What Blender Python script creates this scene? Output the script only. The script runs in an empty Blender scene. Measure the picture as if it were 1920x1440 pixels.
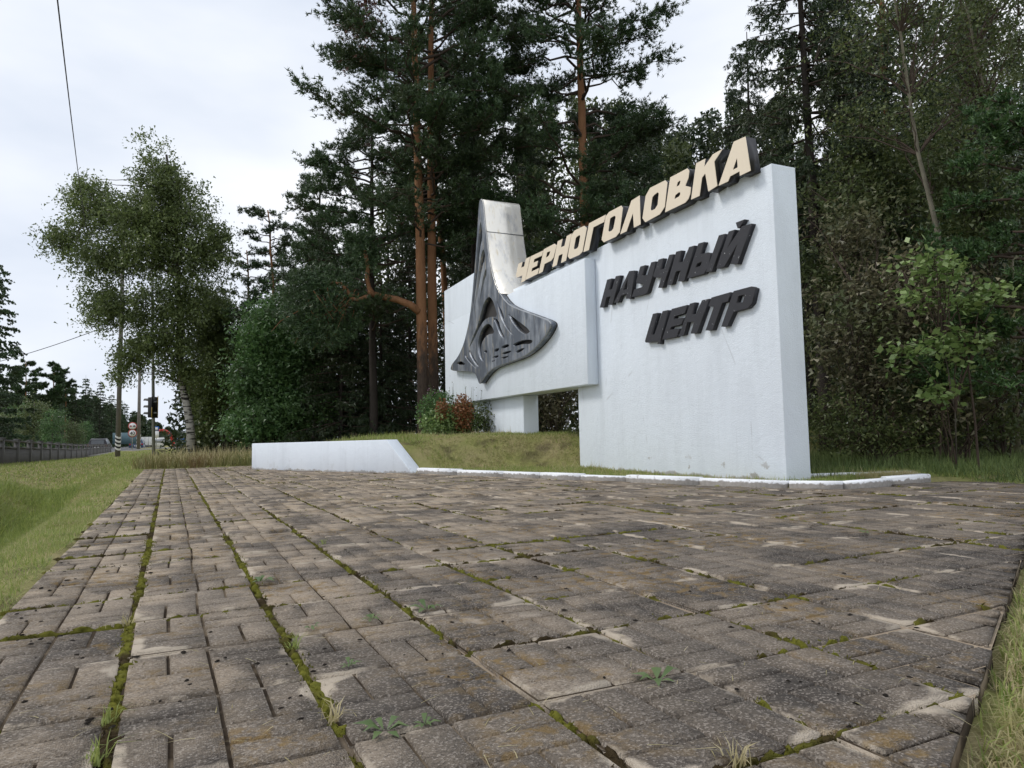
import bpy, bmesh, math, random
import numpy as np
from mathutils import Vector, Matrix

# ------------------------------------------------------------------ camera, world, sun, exposure
scene = bpy.context.scene
col = scene.collection
R_ = math.radians
CAM_H = 0.7036
FPX = 1303.5                                  # focal length in pixels of a 1920 px wide frame
AX_R = np.array([0.89777319, -0.43999169, -0.02026351])
AX_U = np.array([-0.01418988, -0.07487387, 0.99709205])
AX_F = np.array([0.44022942, 0.89487497, 0.07346318])
cam_d = bpy.data.cameras.new('camera')
cam = bpy.data.objects.new('camera', cam_d); col.objects.link(cam)
cam_d.sensor_width = 36.0; cam_d.lens = FPX / 1920 * 36
cam_d.clip_start = 0.05; cam_d.clip_end = 3000
m = Matrix.Identity(4)
for i in range(3):
    m[i][0], m[i][1], m[i][2] = AX_R[i], AX_U[i], -AX_F[i]
m[2][3] = CAM_H
cam.matrix_world = m
scene.camera = cam

SUN_AZ, SUN_EL = R_(-62), R_(47)              # azimuth from +y, negative = towards -x (left of the road)
world = bpy.data.worlds.new('World'); scene.world = world; world.use_nodes = True
nt = world.node_tree; nt.nodes.clear()
wo = nt.nodes.new('ShaderNodeOutputWorld')
sky = nt.nodes.new('ShaderNodeTexSky'); sky.sky_type = 'NISHITA'; sky.sun_disc = False
sky.sun_elevation = SUN_EL; sky.sun_rotation = SUN_AZ
bg1 = nt.nodes.new('ShaderNodeBackground'); bg1.inputs[1].default_value = 0.10
nt.links.new(sky.outputs[0], bg1.inputs[0])
tc = nt.nodes.new('ShaderNodeTexCoord')
mp = nt.nodes.new('ShaderNodeMapping'); mp.inputs['Scale'].default_value = (1, 1, 2.6); mp.inputs['Location'].default_value = (-4.75, -7.14, -1.87)
nt.links.new(tc.outputs['Generated'], mp.inputs[0])
cn = nt.nodes.new('ShaderNodeTexNoise'); cn.inputs['Scale'].default_value = 1.7; cn.inputs['Detail'].default_value = 5; cn.inputs['Roughness'].default_value = 0.5
nt.links.new(mp.outputs[0], cn.inputs[0])
cr = nt.nodes.new('ShaderNodeValToRGB')
cr.color_ramp.elements[0].position = 0.33; cr.color_ramp.elements[0].color = (0.655, 0.715, 0.82, 1)
cr.color_ramp.elements[1].position = 0.64; cr.color_ramp.elements[1].color = (0.94, 0.96, 1.0, 1)
nt.links.new(cn.outputs[0], cr.inputs[0])
bg2 = nt.nodes.new('ShaderNodeBackground'); bg2.inputs[1].default_value = 1.0
nt.links.new(cr.outputs[0], bg2.inputs[0])
mx = nt.nodes.new('ShaderNodeMixShader'); mx.inputs[0].default_value = 0.96   # an almost closed layer of thin cloud
nt.links.new(bg1.outputs[0], mx.inputs[1]); nt.links.new(bg2.outputs[0], mx.inputs[2])
nt.links.new(mx.outputs[0], wo.inputs[0])

sun_d = bpy.data.lights.new('sun', 'SUN'); sun_d.energy = 1.35; sun_d.angle = R_(14); sun_d.color = (1.0, 0.955, 0.89)
sun = bpy.data.objects.new('sun', sun_d); col.objects.link(sun)
sd = Vector((math.sin(SUN_AZ) * math.cos(SUN_EL), math.cos(SUN_AZ) * math.cos(SUN_EL), math.sin(SUN_EL)))
sun.rotation_euler = sd.to_track_quat('Z', 'Y').to_euler()

vs = scene.view_settings
vs.view_transform = 'Standard'; vs.look = 'None'; vs.gamma = 1.0; vs.use_curve_mapping = False; vs.exposure = 0.22
scene.cycles.use_denoising = True
scene.cycles.max_bounces = 6; scene.cycles.diffuse_bounces = 3; scene.cycles.transparent_max_bounces = 4

def at(px, py, depth):
    """world point seen at a pixel of the 1920 x 1440 photograph, `depth` metres along the view axis"""
    d = AX_F + AX_R * ((px - 960) / FPX) - AX_U * ((py - 720) / FPX)
    p = d * depth
    return np.array([p[0], p[1], p[2] + CAM_H])

# ------------------------------------------------------------------ helpers
class MB:
    """collects vertices and faces; build() links them as one mesh object"""
    def __init__(s): s.v = []; s.f = []; s.n = 0
    def add(s, v, f):
        v = np.asarray(v, float).reshape(-1, 3)
        if isinstance(f, np.ndarray): s.f.append(f + s.n)
        else:
            by = {}
            for q in f: by.setdefault(len(q), []).append(q)
            for k, a in by.items(): s.f.append(np.array(a, int) + s.n)
        s.v.append(v); s.n += len(v); return s
    def box(s, a, b):
        x0, y0, z0 = a; x1, y1, z1 = b
        return s.add([(x0,y0,z0),(x1,y0,z0),(x1,y1,z0),(x0,y1,z0),(x0,y0,z1),(x1,y0,z1),(x1,y1,z1),(x0,y1,z1)],
              [(3,2,1,0),(4,5,6,7),(0,1,5,4),(1,2,6,5),(2,3,7,6),(3,0,4,7)])
    def tube(s, path, rad, sides=8, cap=True):
        path = np.asarray(path, float); n = len(path)
        rad = np.broadcast_to(np.asarray(rad, float), (n,))
        tg = np.gradient(path, axis=0); tg /= np.linalg.norm(tg, axis=1)[:, None] + 1e-9
        ref = np.array([0.0, 0, 1]) if abs(tg[0][2]) < 0.9 else np.array([1.0, 0, 0])
        a = np.cross(tg, ref); a /= np.linalg.norm(a, axis=1)[:, None] + 1e-9
        b = np.cross(tg, a)
        th = np.arange(sides) * 2 * np.pi / sides
        ring = (a[:, None] * np.cos(th)[None, :, None] + b[:, None] * np.sin(th)[None, :, None]) * rad[:, None, None] + path[:, None]
        i = np.arange(n - 1)[:, None] * sides; j = np.arange(sides)[None]; j2 = (j + 1) % sides
        f = np.stack([i + j, i + j2, i + sides + j2, i + sides + j], -1).reshape(-1, 4)
        s.add(ring.reshape(-1, 3), f)
        if cap:
            s.f.append(np.array([[s.n - sides + k for k in range(sides)]])); s.f.append(np.array([[s.n - n * sides + k for k in range(sides)][::-1]]))
        return s
    def mesh(s, name, mats, smooth=False):
        me = bpy.data.meshes.new(name)
        v = np.concatenate(s.v) if s.v else np.zeros((0, 3))
        me.vertices.add(len(v)); me.vertices.foreach_set('co', v.astype(np.float32).ravel())
        loops = np.concatenate([f.ravel() for f in s.f]); tot = np.concatenate([np.full(len(f), f.shape[1]) for f in s.f])
        st = np.concatenate([[0], np.cumsum(tot)[:-1]])
        me.loops.add(len(loops)); me.loops.foreach_set('vertex_index', loops.astype(np.int32))
        me.polygons.add(len(tot)); me.polygons.foreach_set('loop_start', st.astype(np.int32))
        me.update(calc_edges=True); me.validate()
        if smooth: me.polygons.foreach_set('use_smooth', np.ones(len(me.polygons), bool))
        for q in (mats if isinstance(mats, (list, tuple)) else [mats]): me.materials.append(q)
        return me
    def build(s, name, mats, parent=None, loc=(0, 0, 0), smooth=False):
        return link(name, s.mesh(name, mats, smooth), parent, loc)

def link(name, data, parent=None, loc=(0, 0, 0)):
    o = bpy.data.objects.new(name, data); col.objects.link(o); o.location = loc
    if parent: o.parent = parent
    return o
def tag(o, label=None, cat=None, group=None, kind=None):
    if label: o['label'] = label
    if cat: o['category'] = cat
    if group: o['group'] = group
    if kind: o['kind'] = kind
    return o
def empty(name, loc, rz=0.0):
    o = bpy.data.objects.new(name, None); col.objects.link(o); o.location = loc; o.rotation_euler[2] = rz
    o.empty_display_size = 0.2
    return o
def copy_tree(o, parent=None):
    c = o.copy(); col.objects.link(c); c.parent = parent
    for ch in o.children: copy_tree(ch, c)
    return c
def bevel(o, w=0.01, seg=2):
    md = o.modifiers.new('bevel', 'BEVEL'); md.width = w; md.segments = seg; md.limit_method = 'ANGLE'
    return o
def smoothstep(a, b, x):
    t = np.clip((x - a) / (b - a), 0, 1); return t * t * (3 - 2 * t)
def vnoise(x, y, seed=0):
    """cheap smooth value noise, -1..1"""
    x = np.asarray(x, float); y = np.asarray(y, float)
    xi = np.floor(x); yi = np.floor(y); fx = x - xi; fy = y - yi
    fx = fx * fx * (3 - 2 * fx); fy = fy * fy * (3 - 2 * fy)
    def h(a, b):
        q = np.sin(a * 127.1 + b * 311.7 + seed * 74.7) * 43758.5453
        return (q - np.floor(q)) * 2 - 1
    return (h(xi, yi) * (1 - fx) + h(xi + 1, yi) * fx) * (1 - fy) + (h(xi, yi + 1) * (1 - fx) + h(xi + 1, yi + 1) * fx) * fy

# ------------------------------------------------------------------ materials
class NT:
    def __init__(s, name):
        s.m = bpy.data.materials.new(name); s.m.use_nodes = True; s.t = s.m.node_tree; s.t.nodes.clear()
        s.out = s.n('ShaderNodeOutputMaterial')
    def n(s, typ, **kw):
        x = s.t.nodes.new(typ)
        for k, v in kw.items(): setattr(x, k, v)
        return x
    def l(s, a, b): s.t.links.new(a, b)
    def pos(s): return s.n('ShaderNodeNewGeometry').outputs['Position']
    def objc(s): return s.n('ShaderNodeTexCoord').outputs['Object']
    def mapv(s, v, scale):
        x = s.n('ShaderNodeMapping'); x.inputs['Scale'].default_value = scale; s.l(v, x.inputs[0]); return x.outputs[0]
    def noise(s, v, scale, detail=4, rough=0.55):
        x = s.n('ShaderNodeTexNoise'); x.inputs['Scale'].default_value = scale; x.inputs['Detail'].default_value = detail
        x.inputs['Roughness'].default_value = rough; s.l(v, x.inputs['Vector']); return x.outputs['Fac']
    def ramp(s, v, a, b, ca=(0, 0, 0), cb=(1, 1, 1)):
        x = s.n('ShaderNodeValToRGB'); e = x.color_ramp.elements
        e[0].position = a; e[0].color = (*ca, 1); e[1].position = b; e[1].color = (*cb, 1); s.l(v, x.inputs[0]); return x.outputs[0]
    def mix(s, f, a, b, blend='MIX'):
        x = s.n('ShaderNodeMix', data_type='RGBA', blend_type=blend)
        for sock, val in ((x.inputs[0], f), (x.inputs[6], a), (x.inputs[7], b)):
            if isinstance(val, bpy.types.NodeSocket): s.l(val, sock)
            elif isinstance(val, (int, float)): sock.default_value = val if sock is x.inputs[0] else (val, val, val, 1)
            else: sock.default_value = (*val, 1)
        return x.outputs[2]
    def math(s, op, a, b=None, c=None):
        x = s.n('ShaderNodeMath', operation=op)
        for k, v in enumerate((a, b, c)):
            if v is None: continue
            if isinstance(v, bpy.types.NodeSocket): s.l(v, x.inputs[k])
            else: x.inputs[k].default_value = v
        return x.outputs[0]
    def sep(s, v):
        x = s.n('ShaderNodeSeparateXYZ'); s.l(v, x.inputs[0]); return x.outputs
    def bump(s, h, strength=0.3, dist=0.01):
        x = s.n('ShaderNodeBump'); x.inputs['Strength'].default_value = strength; x.inputs['Distance'].default_value = dist
        s.l(h, x.inputs['Height']); return x.outputs[0]
    def finish(s, color, rough=0.8, metal=0.0, normal=None, spec=0.4, translucent=None):
        p = s.n('ShaderNodeBsdfPrincipled')
        for sock, val in ((p.inputs['Base Color'], color), (p.inputs['Roughness'], rough), (p.inputs['Metallic'], metal), (p.inputs['Specular IOR Level'], spec)):
            if isinstance(val, bpy.types.NodeSocket): s.l(val, sock)
            elif isinstance(val, (int, float)): sock.default_value = val
            else: sock.default_value = (*val, 1)
        if normal: s.l(normal, p.inputs['Normal'])
        sh = p.outputs[0]
        if translucent:
            tr = s.n('ShaderNodeBsdfTranslucent'); mxs = s.n('ShaderNodeMixShader'); mxs.inputs[0].default_value = translucent
            if isinstance(color, bpy.types.NodeSocket): s.l(color, tr.inputs[0])
            else: tr.inputs[0].default_value = (*color, 1)
            s.l(sh, mxs.inputs[1]); s.l(tr.outputs[0], mxs.inputs[2]); sh = mxs.outputs[0]
        s.l(sh, s.out.inputs[0]); return s.m

def simple(name, c, rough=0.7, metal=0.0, spec=0.4, var=0.12, scale=3.0, bump=0.0):
    k = NT(name); o = k.objc(); f = k.noise(o, scale, 5)
    cc = k.mix(f, tuple(x * (1 - var) for x in c), tuple(min(1, x * (1 + var)) for x in c))
    nb = k.bump(k.noise(o, scale * 12, 3), bump, 0.01) if bump else None
    return k.finish(cc, rough, metal, nb, spec)

def foliage(name, a, b, c=None, trans=0.28, rough=0.42, big=0.5):
    """leaf colours: each leaf its own shade between a and b, patches of c"""
    k = NT(name); g = k.n('ShaderNodeNewGeometry')
    cc = k.mix(g.outputs['Random Per Island'], a, b)
    if c is not None:
        f = k.ramp(k.noise(g.outputs['Position'], big, 2), 0.48, 0.66); cc = k.mix(f, cc, c)
    return k.finish(cc, rough, 0.0, None, 0.45, trans)

M = {}
def white_paint(name, base=(0.775, 0.84, 0.918), stain=0.6, mud_h=0.05):
    k = NT(name); p = k.pos()
    st = k.ramp(k.noise(k.mapv(p, (1.3, 1.3, 0.22)), 2.2, 6, 0.65), 0.46, 0.78)
    blot = k.ramp(k.noise(p, 1.1, 5), 0.40, 0.75)
    c = k.mix(k.math('MULTIPLY', st, 0.40 * stain), base, (0.44, 0.48, 0.53))
    c = k.mix(k.math('MULTIPLY', blot, 0.25 * stain), c, (0.62, 0.66, 0.72))
    run = k.ramp(k.noise(k.mapv(p, (9, 9, 0.35)), 1.6, 5, 0.7), 0.60, 0.74); c = k.mix(k.math('MULTIPLY', run, 0.32 * stain), c, (0.42, 0.46, 0.50))
    pit = k.ramp(k.noise(p, 30, 3, 0.6), 0.70, 0.76); c = k.mix(k.math('MULTIPLY', pit, 0.35 * stain), c, (0.40, 0.43, 0.46))
    # mud splashed up from the soil, ragged
    z = k.sep(p)[2]; rag = k.noise(k.mapv(p, (1, 1, .5)), 3.2, 6, 0.65)
    mud = k.ramp(k.math('ADD', k.math('ADD', z, 0.5), k.math('MULTIPLY', rag, -0.22)), 0.405 + mud_h, 0.43 + mud_h, (1, 1, 1), (0, 0, 0))
    c = k.mix(k.math('MULTIPLY', mud, 0.7), c, (0.33, 0.30, 0.26))
    rp = k.math('MULTIPLY', k.ramp(k.noise(p, 2.4, 6, 0.6), 0.60, 0.63), k.ramp(z, 0.16, 0.42, (1, 1, 1), (0, 0, 0))); c = k.mix(k.math('MULTIPLY', rp, 0.8 if mud_h > 0 else 0.12), c, (0.36, 0.34, 0.31))
    crk = k.n('ShaderNodeTexVoronoi', feature='DISTANCE_TO_EDGE'); crk.inputs['Scale'].default_value = 0.55; k.l(k.mapv(p, (1, 1, .6)), crk.inputs['Vector'])
    hair = k.math('MULTIPLY', k.ramp(crk.outputs['Distance'], 0.001, 0.006, (1, 1, 1), (0, 0, 0)), k.ramp(k.noise(p, 1.7, 3), 0.55, 0.62)); c = k.mix(k.math('MULTIPLY', hair, 0.4), c, (0.38, 0.40, 0.43))
    h = k.math('ADD', k.noise(k.mapv(p, (1, 1, 1.5)), 62, 5, 0.65), k.math('MULTIPLY', k.noise(p, 9, 3), 0.8))
    return k.finish(c, 0.72, 0, k.bump(h, 0.65, 0.014), 0.3)
M['white'] = white_paint('white_render_paint')
M['white_low'] = white_paint('white_low_wall_paint', (0.78, 0.84, 0.915), 0.6, 0.0)
M['cream'] = simple('cream_letter_face', (0.80, 0.70, 0.56), 0.5, 0, 0.4, 0.05, 2)
M['black_side'] = simple('black_letter_side', (0.022, 0.022, 0.026), 0.35, 0, 0.5, 0.3, 6)
def black_paint():
    k = NT('black_painted_letter'); p = k.pos()
    chip = k.ramp(k.noise(p, 22, 5, 0.7), 0.665, 0.69)
    c = k.mix(chip, k.mix(k.noise(p, 5, 4), (0.016, 0.016, 0.02), (0.034, 0.034, 0.041)), (0.45, 0.46, 0.48))
    return k.finish(c, 0.5, 0, k.bump(k.noise(p, 60, 2), 0.2, 0.003), 0.4)
M['black'] = black_paint()
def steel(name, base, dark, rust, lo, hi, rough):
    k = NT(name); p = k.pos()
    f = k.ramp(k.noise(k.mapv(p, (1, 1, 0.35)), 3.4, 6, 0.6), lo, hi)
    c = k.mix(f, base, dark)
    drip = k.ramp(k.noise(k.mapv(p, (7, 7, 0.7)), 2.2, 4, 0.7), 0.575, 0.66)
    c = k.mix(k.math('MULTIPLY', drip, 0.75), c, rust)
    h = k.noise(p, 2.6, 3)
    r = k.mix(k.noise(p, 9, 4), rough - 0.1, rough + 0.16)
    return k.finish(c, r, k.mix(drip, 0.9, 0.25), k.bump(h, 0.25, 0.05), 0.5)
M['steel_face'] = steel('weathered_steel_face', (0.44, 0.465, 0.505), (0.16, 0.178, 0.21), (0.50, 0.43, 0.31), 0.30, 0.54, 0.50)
M['steel_band'] = steel('tarnished_steel_band', (0.83, 0.80, 0.73), (0.55, 0.55, 0.54), (0.74, 0.66, 0.50), 0.50, 0.66, 0.36)
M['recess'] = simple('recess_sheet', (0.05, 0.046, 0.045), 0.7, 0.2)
M['steel_seam'] = simple('steel_seam', (0.12, 0.125, 0.13), 0.5, 0.5)

def slab_mat():
    k = NT('concrete_slab'); p = k.pos(); xyz = k.sep(p)
    ux = k.math('DIVIDE', k.math('SUBTRACT', xyz[0], -0.123), 0.5); uy = k.math('DIVIDE', k.math('SUBTRACT', xyz[1], 1.671), 0.5)
    fx = k.math('FRACT', ux); fy = k.math('FRACT', uy)
    ex = k.math('MINIMUM', fx, k.math('SUBTRACT', 1.0, fx)); ey = k.math('MINIMUM', fy, k.math('SUBTRACT', 1.0, fy))
    edge = k.math('MINIMUM', ex, ey)                                   # 0 at a joint, 0.5 in the middle
    cmb = k.n('ShaderNodeCombineXYZ'); k.l(k.math('FLOOR', ux), cmb.inputs[0]); k.l(k.math('FLOOR', uy), cmb.inputs[1])
    wn = k.n('ShaderNodeTexWhiteNoise', noise_dimensions='2D'); k.l(cmb.outputs[0], wn.inputs['Vector'])
    # slab tone: dark at the near right, tan towards far left, broken by noise
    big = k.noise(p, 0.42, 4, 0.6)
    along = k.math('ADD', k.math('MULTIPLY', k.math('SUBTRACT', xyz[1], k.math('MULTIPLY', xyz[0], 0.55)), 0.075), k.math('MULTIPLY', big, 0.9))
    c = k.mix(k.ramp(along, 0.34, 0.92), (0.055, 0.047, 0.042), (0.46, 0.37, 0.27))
    med = k.noise(p, 5.5, 6, 0.62)
    c = k.mix(k.math('MULTIPLY', k.ramp(med, 0.36, 0.70), 0.65), c, (0.235, 0.195, 0.155))
    c = k.mix(k.math('MULTIPLY', k.ramp(k.noise(p, 2.3, 5, 0.6), 0.44, 0.58), 0.75), c, (0.044, 0.039, 0.036))
    c = k.mix(k.math('MULTIPLY', k.ramp(wn.outputs[0], 0.45, 1.0), 0.50), c, (0.070, 0.062, 0.056))
    wn2 = k.n('ShaderNodeTexWhiteNoise', noise_dimensions='3D'); cm2 = k.n('ShaderNodeCombineXYZ'); k.l(k.math('FLOOR', ux), cm2.inputs[0]); k.l(k.math('FLOOR', uy), cm2.inputs[1]); cm2.inputs[2].default_value = 3.7; k.l(cm2.outputs[0], wn2.inputs['Vector'])
    c = k.mix(k.math('MULTIPLY', k.ramp(wn2.outputs[0], 0.72, 0.95), 0.40), c, (0.33, 0.275, 0.215))
    # aggregate grains
    v = k.n('ShaderNodeTexVoronoi'); v.inputs['Scale'].default_value = 190; k.l(p, v.inputs['Vector'])
    g = k.sep(v.outputs['Color'])[0]
    c = k.mix(k.math('MULTIPLY', k.ramp(g, 0.70, 0.95), 0.42), c, (0.46, 0.41, 0.36))
    c = k.mix(k.math('MULTIPLY', k.ramp(g, 0.02, 0.36, (1, 1, 1), (0, 0, 0)), 0.5), c, (0.034, 0.031, 0.029))
    # pale bald cement along some joints and in worn spots
    wob = k.math('ADD', edge, k.math('MULTIPLY', k.math('SUBTRACT', k.noise(p, 3.1, 5, 0.6), 0.475), 0.62))
    bald = k.ramp(wob, 0.0, 0.05, (1, 1, 1), (0, 0, 0))
    c = k.mix(k.math('MULTIPLY', bald, 0.85), c, (0.50, 0.43, 0.345))
    spot = k.ramp(k.noise(p, 1.25, 6, 0.6), 0.64, 0.68); c = k.mix(k.math('MULTIPLY', spot, 0.7), c, (0.40, 0.345, 0.28))
    # lichen and rusty algae
    li = k.math('MULTIPLY', k.ramp(k.noise(p, 1.6, 3), 0.50, 0.62), k.ramp(k.noise(p, 17, 5, 0.65), 0.48, 0.60))
    c = k.mix(k.math('MULTIPLY', li, 0.7), c, (0.205, 0.130, 0.040))
    h = k.math('ADD', k.math('MULTIPLY', v.outputs['Distance'], 0.9), k.math('MULTIPLY', med, 1.2))
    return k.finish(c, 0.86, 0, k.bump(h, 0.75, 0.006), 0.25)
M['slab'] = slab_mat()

def ground_mat():
    k = NT('turf_and_soil'); p = k.pos(); xyz = k.sep(p)
    g = k.mix(k.noise(p, 9, 6, 0.65), (0.100, 0.125, 0.034), (0.320, 0.300, 0.120))
    g = k.mix(k.ramp(k.noise(p, 1.3, 5), 0.42, 0.64), g, (0.27, 0.235, 0.120))
    soil = k.mix(k.noise(p, 14, 5), (0.030, 0.023, 0.016), (0.085, 0.064, 0.044))
    sm = k.ramp(k.noise(p, 2.1, 5), 0.55, 0.66); g = k.mix(k.math('MULTIPLY', sm, 0.6), g, soil)
    return k.finish(g, 0.95, 0, k.bump(k.noise(p, 30, 5), 0.8, 0.03), 0.1)
M['ground'] = ground_mat()
def groove_mat():
    k = NT('groove_dirt'); p = k.pos()
    c = k.mix(k.noise(p, 40, 4), (0.022, 0.017, 0.013), (0.075, 0.055, 0.038)); c = k.mix(k.ramp(k.noise(p, 2.2, 4), 0.50, 0.60), c, (0.19, 0.150, 0.105))
    return k.finish(c, 0.95, 0, None, 0.1)
M['groove'] = groove_mat()
def bed_mat():
    k = NT('joint_sand'); p = k.pos(); xyz = k.sep(p)
    f = k.ramp(k.math('ADD', k.math('MULTIPLY', xyz[0], 0.16), k.noise(p, 1.3, 4)), 0.46, 0.70)
    c = k.mix(f, k.mix(k.noise(p, 40, 4), (0.022, 0.017, 0.012), (0.075, 0.055, 0.036)), k.mix(k.noise(p, 30, 4), (0.20, 0.155, 0.11), (0.40, 0.33, 0.25)))
    return k.finish(c, 0.95, 0, k.bump(k.noise(p, 120, 3), 0.7, 0.006), 0.1)
M['bed'] = bed_mat()
M['moss'] = None
def moss_mat():
    k = NT('moss'); p = k.pos(); f = k.noise(p, 45, 4)
    c = k.mix(f, (0.050, 0.058, 0.010), (0.235, 0.225, 0.036)); c = k.mix(k.ramp(k.noise(p, 3.5, 3), 0.45, 0.6), c, (0.050, 0.036, 0.018))
    return k.finish(c, 0.95, 0, k.bump(k.noise(p, 260, 3), 1.0, 0.008), 0.1)
M['moss'] = moss_mat()
M['clod'] = simple('dark_soil_clod', (0.022, 0.018, 0.015), 0.95, 0, 0.1, 0.4, 40, 0.5)
M['asphalt'] = simple('asphalt', (0.16, 0.16, 0.165), 0.85, 0, 0.3, 0.15, 2)
M['concrete'] = simple('grey_concrete', (0.30, 0.29, 0.275), 0.85, 0, 0.3, 0.2, 3, 0.3)
M['parapet'] = simple('grey_parapet_paint', (0.135, 0.130, 0.128), 0.8, 0, 0.3, 0.2, 1.5)
M['pole_wood'] = simple('weathered_pole', (0.19, 0.175, 0.16), 0.85, 0, 0.2, 0.3, 4)
M['galv'] = simple('galvanised_steel', (0.33, 0.345, 0.36), 0.5, 0.4, 0.5, 0.12, 3)
M['paint_white'] = simple('white_paint', (0.78, 0.78, 0.77), 0.5)
M['paint_black'] = simple('black_paint', (0.02, 0.02, 0.021), 0.5)
M['paint_red'] = simple('red_paint', (0.42, 0.035, 0.025), 0.5)
M['paint_blue'] = simple('blue_paint', (0.03, 0.13, 0.42), 0.45)
M['paint_yellow'] = simple('yellow_paint', (0.70, 0.50, 0.12), 0.5)
M['teal'] = simple('teal_board', (0.10, 0.17, 0.20), 0.6)
M['glass'] = simple('dark_glass', (0.05, 0.06, 0.07), 0.08, 0, 0.8)
M['car'] = simple('dark_car_paint', (0.022, 0.022, 0.028), 0.4, 0.0, 0.35)
M['rubber'] = simple('tyre_rubber', (0.02, 0.02, 0.02), 0.9)
M['lens_red'] = simple('red_lamp_lens', (0.40, 0.02, 0.02), 0.25)
M['wire'] = simple('black_cable', (0.03, 0.03, 0.033), 0.6)
def kerb_mat():
    k = NT('half_painted_kerb'); p = k.pos(); z = k.sep(p)[2]
    rag = k.noise(p, 9, 5, 0.65)
    f = k.ramp(k.math('ADD', z, k.math('MULTIPLY', k.math('SUBTRACT', rag, 0.5), 0.10)), 0.050, 0.066)
    conc = k.mix(k.noise(p, 26, 5), (0.16, 0.145, 0.13), (0.40, 0.38, 0.355))
    flk = k.ramp(k.noise(p, 13, 6, 0.7), 0.60, 0.64, (1, 1, 1), (0.15, 0.15, 0.15)); f = k.math('MULTIPLY', f, flk)
    return k.finish(k.mix(f, conc, (0.80, 0.82, 0.85)), 0.8, 0, k.bump(k.noise(p, 60, 4), 0.5, 0.008), 0.3)
M['kerb'] = kerb_mat()

def bark_pine():
    k = NT('pine_bark'); o = k.objc(); z = k.sep(o)[2]
    nz = k.noise(k.mapv(o, (3, 3, 1.1)), 2.2, 6, 0.65)
    f = k.ramp(k.math('ADD', k.math('MULTIPLY', z, 0.13), k.math('MULTIPLY', nz, 0.55)), 0.66, 0.84)
    low = k.mix(k.noise(k.mapv(o, (8, 8, 2)), 3, 5), (0.030, 0.023, 0.020), (0.120, 0.090, 0.072))
    up = k.mix(nz, (0.17, 0.078, 0.038), (0.36, 0.195, 0.105))
    return k.finish(k.mix(f, low, up), 0.9, 0, k.bump(k.noise(k.mapv(o, (9, 9, 2.5)), 3, 5), 0.9, 0.04), 0.15)
M['bark_pine'] = bark_pine()
def bark_birch():
    k = NT('birch_bark'); o = k.objc(); z = k.sep(o)[2]
    band = k.ramp(k.noise(k.mapv(o, (1.5, 1.5, 9)), 1.4, 4, 0.6), 0.50, 0.58)
    c = k.mix(band, (0.42, 0.40, 0.37), (0.030, 0.028, 0.026))
    hi = k.ramp(z, 0.0, 1.0); hi = k.ramp(k.math('MULTIPLY', z, 0.18), 0.55, 0.9); c = k.mix(hi, c, (0.055, 0.048, 0.042))
    return k.finish(c, 0.8, 0, None, 0.2)
M['bark_birch'] = bark_birch()
M['bark_grey'] = simple('grey_bark', (0.105, 0.092, 0.078), 0.9, 0, 0.15, 0.4, 3, 0.6)
M['bark_limb'] = simple('limb_bark', (0.075, 0.056, 0.045), 0.9, 0, 0.15, 0.4, 3)
M['bark_dark'] = simple('dark_bark', (0.045, 0.038, 0.034), 0.9, 0, 0.15, 0.4, 3, 0.6)
M['bark_aspen'] = simple('aspen_bark', (0.19, 0.175, 0.135), 0.9, 0, 0.15, 0.6, 5, 0.6)
M['needle_pine'] = foliage('pine_needles', (0.026, 0.06, 0.026), (0.088, 0.145, 0.056), (0.050, 0.075, 0.030), 0.2)
M['needle_brown'] = foliage('dead_pine_needles', (0.10, 0.045, 0.030), (0.18, 0.085, 0.060), None, 0.15)
M['needle_soft'] = foliage('young_pine_needles', (0.03, 0.074, 0.026), (0.085, 0.155, 0.048), None, 0.2)
M['needle_spruce'] = foliage('spruce_needles', (0.017, 0.038, 0.017), (0.058, 0.088, 0.034), (0.042, 0.058, 0.022), 0.15)
M['leaf_birch'] = foliage('birch_leaves', (0.08, 0.12, 0.036), (0.2, 0.25, 0.09), (0.105, 0.140, 0.048), 0.38)
M['leaf_shrub'] = foliage('green_shrub_leaves', (0.05, 0.12, 0.036), (0.14, 0.245, 0.08), (0.070, 0.125, 0.045), 0.32)
M['leaf_olive'] = foliage('olive_leaves', (0.056, 0.088, 0.03), (0.165, 0.195, 0.072), (0.075, 0.100, 0.038), 0.32)
M['leaf_brown'] = foliage('browning_leaves', (0.07, 0.076, 0.038), (0.24, 0.215, 0.13), (0.085, 0.120, 0.042), 0.28)
M['leaf_lime'] = foliage('lime_green_leaves', (0.12, 0.205, 0.058), (0.28, 0.37, 0.14), None, 0.3)
M['leaf_rust'] = foliage('rust_leaves', (0.17, 0.070, 0.026), (0.30, 0.135, 0.055), None, 0.2)
M['flower_pink'] = foliage('pink_flowers', (0.45, 0.16, 0.36), (0.65, 0.42, 0.58), None, 0.2)
M['grass_green'] = foliage('green_grass', (0.15, 0.215, 0.048), (0.37, 0.425, 0.125), (0.26, 0.30, 0.09), 0.42, 0.6, 0.9)
M['grass_dry'] = foliage('dry_grass', (0.38, 0.33, 0.165), (0.62, 0.54, 0.33), (0.40, 0.37, 0.17), 0.42, 0.7, 1.2)
M['grass_rough'] = foliage('rough_weeds', (0.14, 0.165, 0.05), (0.32, 0.3, 0.12), (0.22, 0.15, 0.075), 0.3, 0.7, 0.6)
M['grass_wood'] = foliage('shade_grass', (0.07, 0.12, 0.032), (0.18, 0.235, 0.075), (0.060, 0.070, 0.030), 0.25, 0.7, 0.6)

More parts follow.
